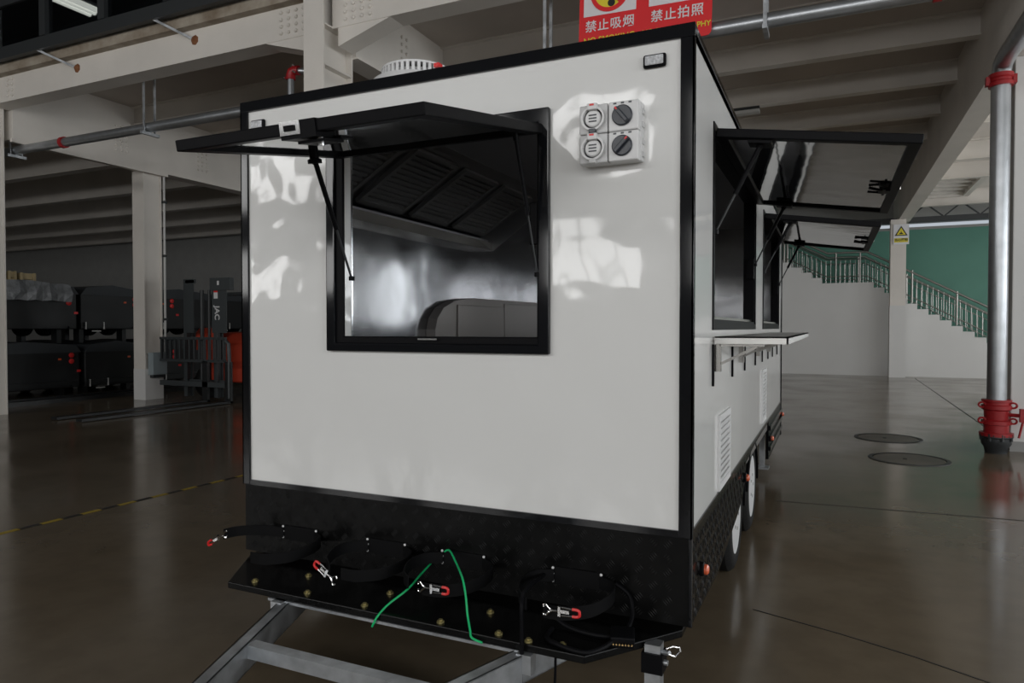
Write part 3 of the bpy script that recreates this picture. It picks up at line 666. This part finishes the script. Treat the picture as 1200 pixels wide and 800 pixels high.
# chassis and wheels
for x in (XL+.35, XR-.45): MB().box(x, x+.1, YF+.02, YB-.1, .30, .42).build('chassis_rail', 'galvanized', T)
for y in (4.33, 5.22): MB().box(XL+.2, XR-.2, y-.04, y+.04, .29, .37).build('axle', 'galvanized', T)
def wheel(xo, y, s):
    r = .32; D = Vector((-s*.19, 0, 0)); P = Vector((xo, y, r))
    tr = MB().lathe(P, D, [(.205, .06), (.225, .0), (.27, .0), (.30, .06), (r, .18), (r, .82), (.30, .94), (.27, 1), (.225, 1), (.205, .94)], 40, False).build('tyre', 'rubber', T, True)
    rim = MB().lathe(P, D, [(.215, .02), (.20, .06), (.195, .2), (.17, .22), (.12, .12), (.06, .14), (.055, .02), (.03, 0)], 40).build('rim', 'rim_white', T, True)
    scatter(MB().lathe((0, 0, 0), (s*.02, 0, 0), [(.012, 0), (.012, 1)], 6), 'wheel_nut', 'chrome', rim, [P + Vector((-s*.02, .08*math.cos(q), .08*math.sin(q))) for q in [2*PI*i/5 for i in range(5)]])
for y in (4.33, 5.22): wheel(XR-.012, y, 1); wheel(XL+.012, y, -1)
for y in (4.33, 5.22):
    a = [math.radians(q) for q in range(-5, 186, 15)]
    m = MB()
    for x0, x1 in ((XR-.24, XR-.004),):
        o_ = [(y+.37*math.cos(q), .33+.37*math.sin(q)*.86) for q in a]; i_ = [(y+.355*math.cos(q), .33+.355*math.sin(q)*.86) for q in a]
        for k in range(len(a)-1): m.prism([o_[k], o_[k+1], i_[k+1], i_[k]], YZ, x0, x1)
    m.build('mudguard', 'black_satin', T)
rl = MB().box(XR-.14, XR-.09, 7.2, 7.25, .09, .4).build('stabilizer_leg', 'galvanized', T); MB().box(XR-.18, XR-.05, 7.16, 7.29, .07, .09).build('foot_plate', 'galvanized', rl)
# marker lamps
for (x, zz) in ((-.63, 2.488), (-2.668, 2.486)):
    l = MB().box(x-.045, x+.045, YF-.018, YF, zz-.026, zz+.026).build('marker_lamp', 'black_satin', T, bevel=.008)
    MB().box(x-.036, x+.036, YF-.026, YF-.018, zz-.018, zz+.018).build('lens', 'lamp_lens', l, bevel=.005)
for y, zz in ((2.93, .452), (4.52, .52), (6.56, .47), (8.02, .52)):
    l = MB().lathe((XR+.003, y, zz), (.02, 0, 0), [(.03, 0), (.03, .8), (.024, 1)], 16).build('side_lamp', 'black_satin', T, True)
    MB().lathe((XR+.023, y, zz), (.018, 0, 0), [(.022, 0), (.021, .6), (.012, 1)], 16).build('lens', 'lamp_amber', l, True)
# front window frame
def frame_xz(x0, x1, z0, z1, w0, y0, y1): return MB().plate([x0, x1], [z0, z1], [(x0+w0[0], x1-w0[1], z0+w0[2], z1-w0[3])], XZ, y0, y1)
wf = frame_xz(-2.224, -1.066, 1.338, 2.365, (.05, .05, .04, .06), YF-.028, YF).build('window_frame', 'black_gloss', T, bevel=.006)
frame_xz(-2.176, -1.114, 1.376, 2.306, (.044, .01, .034, .02), YF-.014, YF+.06).build('inner_frame', 'black_satin', wf, bevel=.004)
MB().box(-1.70, -1.60, YF-.034, YF-.026, 1.395, 1.402).build('striker', 'chrome', wf)
MB().box(-1.16, -1.125, YF-.01, YF+.03, 1.80, 1.98).build('catch', 'black_satin', wf, bevel=.006)
# hatch builder: hinge point, along-hinge axis A, outward axis O, length a, width b
def hatch(hinge, A, O, a, b, fr, lockside):
    A, O = Vector(A).normalized(), Vector(O).normalized(); Nn = A.cross(O)
    if Nn.z < 0: Nn = -Nn
    h = Vector(hinge)
    fn = lambda u, v, d: h + A*u + O*v + Nn*d
    fo = MB().plate([0, a], [0, b], [(fr, a-fr, fr, b-fr)], fn, -.036, .004).build('serving_hatch', 'black_satin', T, bevel=.004)
    MB().plate([fr, a-fr], [fr, b-fr], [], fn, -.022, -.016).build('inner_panel', 'mirror_panel', fo)
    MB().plate([.03, a-.03], [.03, b-.03], [], fn, .004, .007).build('outer_panel', 'panel_white', fo)
    return fo, fn
def strut(parent, p0, p1, r=.011):   # p0 on the hatch, p1 on the jamb
    p0, p1 = Vector(p0), Vector(p1); q = p0.lerp(p1, .56)
    s_ = MB().cyl(p0, q, r, n=10).lathe(p0-(p1-p0).normalized()*.015, (p1-p0).normalized()*.03, [(r*1.4, 0), (r*1.4, 1)], 10).build('gas_strut', 'black_satin', parent, True)
    MB().cyl(q, p1, r*.5, n=8).build('rod', 'dark_steel', s_, True); MB().lathe(p1, (.0, 0, .02), [(.014, -.5), (.014, .5)], 8).build('pivot', 'black_satin', s_, True)
hz, ho = 2.294, Vector((0, 1.775-2.70, 2.115-2.294))
fh, fhn = hatch((-2.135, 2.695, hz), (1, 0, 0), ho, 1.04, ho.length, .055, 0)
strut(fh, fhn(.11, .33, -.06), (-2.075, 2.70, 1.685)); strut(fh, fhn(.985, .16, -.05), (-1.118, 2.70, 1.672), .008)
lk = MB().lathe(fhn(.11, .33, -.022), fhn(.11, .33, -.075)-fhn(.11, .33, -.022), [(.02, 0), (.02, .6), (.03, .7), (.03, 1)], 10).build('strut_mount', 'black_satin', fh)
# lock case on the outer rail
M_ = Matrix((Vector((1, 0, 0)), ho.normalized(), Vector((1, 0, 0)).cross(ho.normalized()))).transposed().to_4x4()
if M_.col[2].z < 0: M_.col[2] = -M_.col[2]
lp = fhn(.50, ho.length, -.012)
M_.translation = lp
M_.translation = fhn(.535, ho.length, -.016)
MB().box(-.045, .10, -.09, .006, -.035, .022, M_).build('latch_case', 'black_satin', fh)
MB().box(-.042, .042, .006, .012, -.022, .022, M_).build('latch_plate', 'chrome', fh)
MB().box(-.022, .022, .012, .016, -.010, .008, M_).build('latch_bolt', 'black_satin', fh)
MB().box(.0, .11, -.12, -.02, -.050, -.040, M_).build('latch_tray', 'black_satin', fh); MB().box(.02, .13, -.15, -.08, -.040, -.03, M_).build('latch_tray', 'black_satin', fh)
MB().lathe(M_ @ Vector((.07, -.05, -.035)), M_.to_3x3() @ Vector((0, 0, -.025)), [(.012, 0), (.012, 1)], 10).build('latch_key', 'chrome', fh)
# side windows and hatches
for k, (ya, yb, za, zb) in enumerate(SW):
    wfr = MB().plate([ya-.03, yb+.03], [za-.03, zb+.03], [(ya+.005, yb-.005, za+.005, zb-.005)], YZ, XR-.001, XR+.006).build('window_frame', 'black_satin', T)
    MB().plate([ya, yb], [za, zb], [(ya+.02, yb-.02, za+.02, zb-.02)], YZ, XR-.075, XR-.002).build('jamb', 'black_satin', wfr)
    MB().box(XR-.07, XR-.02, ya+.01, yb-.01, za+.02, za+.035).build('sill_track', 'stainless', wfr)
    MB().box(XR-.05, XR+.0, yb-.05, yb-.02, za+.32, za+.46).build('catch', 'black_satin', wfr, bevel=.006)
    hd = Vector((.345+.47, 0, 2.232-2.352))
    sh, shn = hatch((XR+.012, ya, 2.352), (0, 1, 0), hd, yb-ya, hd.length, .05, 0)
    strut(sh, shn(.07, .19, -.05), (XR+.004, ya+.03, 1.89)); strut(sh, shn(yb-ya-.07, .19, -.05), (XR+.004, yb-.03, 1.89))
    for uu in (.07, yb-ya-.07): MB().plate([uu-.05, uu+.05], [.14, .24], [], shn, -.05, -.034).build('strut_mount', 'black_satin', sh)
    # paddle latch
    vm = hd.length
    a0 = (yb-ya)*.56
    lt = MB().plate([a0-.05, a0+.05], [vm-.10, vm-.045], [], shn, -.05, -.03).build('paddle_latch', 'black_satin', sh)
    m = MB()
    for du in (-.035, .035): m.bar(shn(a0+du, vm-.09, -.045), shn(a0+du*1.7, vm-.15, -.04), .014, .012)
    m.bar(shn(a0-.09, vm-.075, -.045), shn(a0+.09, vm-.075, -.045), .012, .012)
    m.build('paddle_handle', 'black_satin', sh)
    MB().plate([a0-.02, a0+.02], [vm-.005, vm+.004], [], shn, -.03, -.005).build('latch_plate', 'chrome', sh)
# serving shelf
SX = -.165
sf = MB().box(XR+.01, SX, 3.25, 6.3, 1.404, 1.411).box(XR+.01, SX, 3.25, 3.256, 1.378, 1.411).box(XR+.01, SX, 6.294, 6.3, 1.378, 1.411).box(SX-.008, SX, 3.25, 6.3, 1.378, 1.411).build('serving_shelf', 'shelf_steel', T)
for y in (3.27, 4.2, 5.2, 6.2):
    MB().box(XR+.006, XR+.034, y, y+.035, 1.25, 1.378).build('bracket', 'stainless', sf)
    MB().bar((XR+.03, y+.02, 1.285), (XR+.19, y+.02, 1.365), .02, .012).build('bracket_arm', 'stainless', sf)
    MB().box(XR+.03, XR+.22, y, y+.03, 1.366, 1.376).build('bracket_rail', 'stainless', sf)
for y in (3.245, 3.93, 4.53, 5.2, 5.75, 6.3, 6.8, 7.4):
    MB().box(XR+.001, XR+.010, y-.008, y+.012, 1.185, 1.375).build('hinge_strap', 'black_satin', sf)
# white louvre vents
def vent(y0, y1, z0, z1):
    v = MB().plate([y0, y1], [z0, z1], [(y0+.03, y1-.03, z0+.03, z1-.03)], YZ, XR, XR+.012).build('vent_grille', 'vent_white', T)
    MB().box(XR, XR+.003, y0+.03, y1-.03, z0+.03, z1-.03).build('back_plate', 'vent_white', v)
    nz = int((z1-z0-.06)/.03)
    for k in range(nz):
        zz = z0+.035+.03*k
        MB().bar((XR+.008, y0+.03, zz+.008), (XR+.008, y1-.03, zz+.008), .004, .024, (.25, 0, 1)).build('louvre', 'vent_white', v)
vent(3.43, 3.83, .665, 1.03); vent(5.75, 6.1, .70, 1.12)
# roof vent cowl
VX, VY = -2.09, 3.30
rv = MB().lathe((VX, VY, ZT), (0, 0, .23), [(.32, 0), (.31, .3), (.24, .8), (.16, .9), (.16, 1.0)], 40).build('roof_vent', 'vent_white', T, True)
m = MB()
for i in range(40):
    q = 2*PI*i/40; c, s_ = math.cos(q), math.sin(q)
    m.bar((VX+.185*c, VY+.185*s_, ZT+.20), (VX+.185*c, VY+.185*s_, ZT+.255), .016, .012, (c, s_, 0))
o = m.build('cowl_fins', 'vent_white', rv, kind='stuff')
MB().lathe((VX, VY, ZT+.245), (0, 0, .02), [(.193, 0), (.193, .5), (.12, 1)], 40).build('cowl_cap', 'vent_white', rv, True)
MB().box(VX+.17, VX+.20, VY-.1, VY-.06, ZT+.225, ZT+.245).build('cowl_latch', 'red_plastic', rv)

# power outlets and isolator switches
bx0, bz0, bs = -.915, 2.095, .117
bb = MB().box(-.905, -.672, YF-.045, YF, 2.10, 2.33).build('outlet_backbox', 'grey_light', T, bevel=.006)
for k, zz in enumerate((2.268, 2.152)):
    MB().box(-.675, -.668, YF-.035, YF-.01, zz-.035, zz-.015).build('knockout', 'grey_plastic', bb); MB().box(-.675, -.668, YF-.035, YF-.01, zz+.015, zz+.035).build('knockout', 'grey_plastic', bb)
for k, zz in enumerate((2.270, 2.154)):
    so = MB().box(-.912, -.797, YF-.085, YF-.045, zz-.057, zz+.057).build('power_outlet', 'grey_plastic', T, bevel=.005)
    x = -.853
    MB().lathe((x, YF-.085, zz), (0, -.018, 0), [(.030, 0), (.048, 0), (.048, 1), (.040, 1.), (.038, .2)], 28, False).build('collar', 'grey_light', so, True)
    MB().lathe((x, YF-.086, zz), (0, -.012, 0), [(.033, 0), (.033, .6), (.028, 1)], 24).build('socket_face', 'grey_light', so, True)
    for q in (-.012, 0, .012): MB().box(x-.016, x+.016, YF-.1, YF-.097, zz+q-.0025, zz+q+.0025).build('slot', 'knob_dark', so)
    MB().box(x-.02, x+.02, YF-.112, YF-.085, zz+.03, zz+.056).build('cover_hinge', 'grey_light', so, bevel=.004)
    MB().box(x-.009, x+.009, YF-.114, YF-.112, zz+.045, zz+.052).build('label', 'red_plastic', so)
    MB().box(x-.014, x+.014, YF-.108, YF-.085, zz-.06, zz-.042).build('cover_clip', 'knob_dark' if k == 0 else 'grey_plastic', so, bevel=.003)
    sw = MB().box(-.793, -.674, YF-.085, YF-.045, zz-.057, zz+.057).build('isolator_switch', 'grey_light', T, bevel=.005)
    x = -.737; ang = (40, -45)[k]
    MB().lathe((x, YF-.085, zz), (0, -.012, 0), [(.040, 0), (.040, .7), (.036, 1)], 28).build('knob', 'knob_dark', sw, True)
    c, s_ = math.sin(math.radians(ang)), math.cos(math.radians(ang))
    MB().bar((x-.036*c*-1, YF-.103, zz-.036*s_), (x+.036*c*-1, YF-.103, zz+.036*s_), .016, .02, (0, 1, 0)).build('knob_grip', 'knob_dark', sw, bevel=.003)
    MB().bar((x-.024*c, YF-.114, zz+.024*s_), (x-.036*c, YF-.114, zz+.036*s_), .006, .003, (0, 1, 0)).build('pointer', 'red_plastic', sw)
    for q in (-.03, .0, .03): MB().box(x+q-.006, x+q+.006, YF-.0865, YF-.085, zz+.046, zz+.052).build('mark', 'knob_dark', sw)

# interior: exhaust hood, cabinet
xw = XL+th+.022
H0, H1 = (-2.66, 2.20), (-2.12, 2.53)
hd_ = MB().box(xw, -2.64, YF+.08, 5.28, 2.135, 2.19).prism([(H0[0]-.03, H0[1]+.02), (H1[0], H1[1]+.012), (H1[0], H1[1]+.02), (H0[0]-.03, H0[1]+.04)], XZ, YF+.08, 5.28).build('exhaust_hood', 'hood_steel', T)
MB().box(xw, -2.60, YF+.08, 5.28, 2.10, 2.135).box(-2.615, -2.60, YF+.08, 5.28, 2.135, 2.165).build('grease_gutter', 'stainless', hd_)
MB().prism([(xw, 2.10), (-2.60, 2.10), (-2.10, 2.45), (-2.10, 2.545), (xw, 2.545)], XZ, 5.28, 5.30).build('end_plate', 'hood_steel', hd_)
sl_ = (Vector((H1[0], 0, H1[1]))-Vector((H0[0], 0, H0[1]))); ln = sl_.length; sl_.normalize(); nn = Vector((sl_.z, 0, -sl_.x))
for (ya, yb) in ((2.86, 3.34), (3.44, 3.93), (4.03, 4.52), (4.62, 5.13)):
    fn = lambda u, v, d: Vector((H0[0], 0, H0[1])) + Vector((0, u, 0)) + sl_*v + nn*d
    f_ = MB().plate([ya, yb], [.05, ln-.07], [(ya+.03, yb-.03, .08, ln-.10)], fn, -.005, .022).build('grease_filter', 'filter_steel', hd_)
    for k in range(11):
        v0 = .085 + k*(ln-.19)/11
        MB().plate([ya+.03, yb-.03], [v0, v0+.022], [], fn, .0, .014).build('baffle', 'filter_steel', hd_)
cb = [(4.40, .70), (4.40, 1.44), (4.43, 1.52), (4.52, 1.60), (4.70, 1.66), (5.0, 1.69), (6.9, 1.70), (6.9, .70)]
ca = MB().prism(cb, YZ, xw, -2.63).build('fridge_cabinet', 'cabinet_steel', T)
for ya, yb in ((4.72, 5.55), (5.57, 6.85)): MB().box(-2.63, -2.615, ya, yb, .78, 1.63 if ya < 5 else 1.665).build('door', 'cabinet_steel', ca, bevel=.005)
MB().box(XL+th+.03, -2.2, 2.85, 4.2, .67, .9).build('counter_base', 'cabinet_steel', T); MB().box(XL+th+.03, -2.15, 2.82, 4.2, .9, .94).build('worktop', 'stainless', T)

# drawbar, platform, straps
PZ0, PZ1 = .232, .262
pf = MB().prism([(XL+.01, 2.74), (-2.555, 2.386), (-.80, 2.376), (-.52, 2.745), (-.52, 2.95), (XL+.01, 2.95)], XY, PZ0, PZ1).build('bottle_platform', 'tread_black', T, bevel=.004)
MB().box(-2.3, -1.05, 2.376, 2.39, PZ0-.012, PZ0).build('support_angle', 'galvanized', T)
scatter(MB().lathe((0, 0, 0), (0, 0, .014), [(.016, 0), (.016, .5), (.009, .6), (.009, 1)], 8), 'bolt', 'brass', pf,
        [(-2.44, 2.44, PZ1), (-2.12, 2.43, PZ1), (-1.80, 2.42, PZ1), (-1.42, 2.41, PZ1), (-1.16, 2.41, PZ1), (-1.03, 2.40, PZ1), (-.90, 2.42, PZ1), (-2.26, 2.60, PZ1), (-1.78, 2.58, PZ1), (-1.28, 2.58, PZ1)])
HC = -1.63
for s_ in (-1, 1):
    p0 = Vector((HC+s_*.70, 2.72, .175)); p1 = Vector((HC+s_*.05, .92, .175))
    d = (p1-p0).normalized(); n = Vector((d.y, -d.x, 0))*(1 if s_ > 0 else -1)
    m = MB(); m.bar(p0+Vector((0, 0, .05)), p1+Vector((0, 0, .05)), .055, .006); m.bar(p0-Vector((0, 0, .05)), p1-Vector((0, 0, .05)), .055, .006)
    side = Vector((-d.y, d.x, 0)) * (1 if (Vector((-d.y, d.x, 0)).x*s_ < 0) else -1)
    m.bar(p0+side*.0245, p1+side*.0245, .006, .106); m.bar(p0-side*.0245, p1-side*.0245, .006, .106)
    m.build('drawbar_arm', 'galvanized', T)
    MB().box(HC+s_*.60-.03, HC+s_*.60+.03, 2.35, 2.40, .16, PZ0).build('drawbar_bracket', 'galvanized', T)
MB().box(HC-.42, HC+.42, 2.0, 2.05, .17, .222).build('cross_tube', 'galvanized', T)
MB().box(HC-.16, HC+.16, 1.15, 1.20, .17, .222).build('cross_tube', 'galvanized', T)
MB().box(HC-.06, HC+.06, .6, 1.0, .14, .24).lathe((HC, .55, .14), (0, 0, .1), [(.05, 0), (.06, .5), (.04, 1)], 16).build('coupling', 'galvanized', T)
MB().cyl((HC, .85, .0), (HC, .85, .6), .03, n=14).build('jockey_leg', 'galvanized', T, True)
lg = MB().box(-.63, -.57, 2.58, 2.64, .0, .255).box(-.65, -.55, 2.56, 2.66, 0, .01).build('stabilizer_leg', 'galvanized', T)
MB().box(-.64, -.56, 2.57, 2.65, .15, .225).build('sleeve', 'black_satin', lg)
MB().cyl((-.575, 2.60, .228), (-.535, 2.58, .238), .009, n=10).cyl((-.57, 2.6, .19), (-.545, 2.6, .19), .011, n=10).build('clamp_pin', 'galvanized', lg, True)
MB().tube([(-.545, 2.58, .252), (-.52, 2.575, .268), (-.497, 2.575, .268), (-.495, 2.575, .255), (-.51, 2.575, .232), (-.545, 2.58, .235)], .0045, 8).build('clamp_handle', 'chrome', lg, True)

def spline(P, n=8):
    P = [Vector(p) for p in P]; out = []
    for i in range(len(P)-1):
        p0, p1, p2, p3 = P[max(i-1, 0)], P[i], P[i+1], P[min(i+2, len(P)-1)]
        for k in range(n):
            t = k/n
            out.append(.5*((2*p1)+(p2-p0)*t+(2*p0-5*p1+4*p2-p3)*t*t+(3*p1-p0-3*p2+p3)*t**3))
    out.append(P[-1]); return out
def buckle(parent, p, d, up):     # over-centre latch: wire hook, body, red loop handle
    p, d, up = Vector(p), Vector(d).normalized(), Vector(up).normalized(); n = d.cross(up)
    q = lambda a, b, c=0: p + d*a + up*b + n*c
    bk = MB().bar(q(-.008, -.018), q(-.008, .018), .010, .010).bar(q(-.012, .0), q(.03, .0), .006, .012).build('buckle', 'chrome', parent)
    MB().tube([q(.0, .015), q(.05, .013)], .0035, 6).tube([q(.0, -.015), q(.05, -.013)], .0035, 6).build('lever_wire', 'chrome', bk, True)
    MB().tube(spline([q(.042, .013), q(.058, .013), q(.068, .009), q(.070, 0), q(.068, -.009), q(.058, -.013), q(.042, -.013)], 4), .0055, 8).build('red_handle', 'red_plastic', bk, True)
    MB().tube(spline([q(-.005, 0), q(-.035, 0), q(-.05, .008), q(-.062, .020), q(-.072, .016), q(-.070, .010)], 5), .0035, 6).tube(spline([q(-.035, 0), q(-.05, -.008), q(-.062, -.020), q(-.072, -.016), q(-.070, -.010)], 5), .0035, 6).build('hook', 'chrome', bk, True)
zs = .415
ends = [((-2.745, 2.50, .408), (-.8, .0, -.42), (.25, -.3, .9)), ((-2.02, 2.43, .372), (-.9, .1, .42), (.35, .1, .9)),
        ((-1.445, 2.395, .400), (1, -.02, .02), (0, 0, 1)), ((-.895, 2.395, .402), (1, .02, .03), (0, 0, 1))]
for k, cx_ in enumerate((-2.41, -1.89, -1.48, -.945)):
    cy_, r = 2.60, .185
    sp_ = MB().box(cx_-.11, cx_+.11, YF-.012, YF-.004, zs-.035, zs+.035).build('bottle_strap', 'webbing', T)
    scatter(MB().lathe((0, 0, 0), (0, -.006, 0), [(.006, 0), (.006, .6), (.003, 1)], 8), 'rivet', 'bolt_white', sp_,
            [(cx_-.105, YF-.012, zs+.03), (cx_-.105, YF-.012, zs+.006), (cx_-.105, YF-.012, zs-.024), (cx_+.105, YF-.012, zs+.03), (cx_+.105, YF-.012, zs-.02)])
    if k == 0:
        left = spline([(cx_-.10, YF-.016, zs), (cx_-.2, YF-.04, zs+.005), (cx_-.29, 2.60, zs+.012), (cx_-.325, 2.53, zs+.01)], 6)
    else:
        left = spline([(cx_-.10, YF-.016, zs), (cx_-.165, 2.66, zs), (cx_-.19, 2.58, zs-.005), (cx_-.16, 2.48, zs-.015), (cx_-.11, 2.435, zs-.025)], 6)
    MB().ribbon(left, .05, .006).build('webbing', 'webbing', sp_, True)
    right = spline([(cx_+.10, YF-.016, zs), (cx_+.17, 2.66, zs), (cx_+.185, 2.58, zs-.01), (cx_+.14, 2.48, zs-.025), (cx_+.05, 2.42, zs-.03), (cx_-.03, 2.415, zs-.03)], 6)
    MB().ribbon(right, .05, .006).build('webbing', 'webbing', sp_, True)
    p, d, up = ends[k]; buckle(sp_, p, d, up)
# trailer cable with plug
cbp = spline([(-1.08, 2.68, .42), (-1.075, 2.60, .425), (-1.06, 2.44, .44), (-1.045, 2.37, .42), (-1.04, 2.36, .33), (-1.04, 2.358, .2), (-1.04, 2.355, .02)], 6)
ck = MB().tube(cbp, .008, 8).build('trailer_cable', 'black_satin', T, True)
lp_ = spline([(-1.02, 2.60, .30), (-.93, 2.56, .275), (-.80, 2.54, .272), (-.72, 2.58, .275), (-.70, 2.66, .31), (-.72, 2.70, .38), (-.78, 2.705, .42)], 8)
MB().tube(lp_, .009, 8).build('cable_loop', 'black_satin', ck, True)
lp2 = spline([(-.98, 2.52, .275), (-.97, 2.44, .272), (-.90, 2.400, .272), (-.80, 2.385, .272), (-.75, 2.44, .276), (-.725, 2.50, .285)], 8)
MB().tube(lp2, .009, 8).build('cable_loop', 'black_satin', ck, True)
Mp = Matrix.Rotation(math.radians(105), 4, 'Z'); Mp.translation = Vector((-.705, 2.545, PZ1))
pg = MB().box(-.055, .055, -.045, .045, .0, .04, Mp).build('plug', 'black_satin', ck, bevel=.006)
Mq = Matrix.Rotation(math.radians(8), 4, 'Z'); Mq.translation = Vector((-.70, 2.475, PZ1))
for k in range(7):
    a = Mp @ Vector((-.058, -.034+.0112*k, .018)); b_ = Mp @ Vector((-.066, -.034+.0112*k, .018))
    MB().cyl(a, b_, .0035, n=6).build('pin', 'gold', ck, True)
# stray wire under the platform
MB().tube(spline([(-.92, 2.40, .23), (-.925, 2.40, .1), (-.94, 2.38, .01)], 5), .005, 6).build('cable_tail', 'black_satin', ck, True)

# green cords
c1 = MB().tube(spline([(-1.648, 2.712, 0.376), (-1.643, 2.610, 0.355), (-1.640, 2.510, 0.329), (-1.686, 2.430, 0.284), (-1.699, 2.375, 0.255), (-1.710, 2.366, 0.232), (-1.723, 2.366, 0.208)], 8), .0045, 6)
tag(c1.build('green_cord', 'green_cord', origin=(-1.7, 2.4, .25), smooth=True), 'green cord threaded through a strap and curling over the platform edge', 'cord')
c2_ = MB().tube(spline([(-1.576, 2.712, 0.440), (-1.537, 2.690, 0.456), (-1.452, 2.600, 0.438), (-1.379, 2.505, 0.436), (-1.342, 2.460, 0.421), (-1.317, 2.435, 0.371), (-1.302, 2.420, 0.311), (-1.271, 2.385, 0.265), (-1.255, 2.368, 0.248), (-1.209, 2.366, 0.238)], 8), .0045, 6)
tag(c2_.build('green_cord', 'green_cord', origin=(-1.4, 2.5, .25), smooth=True), 'green cord hanging from a strap rivet to the drawbar arm', 'cord')
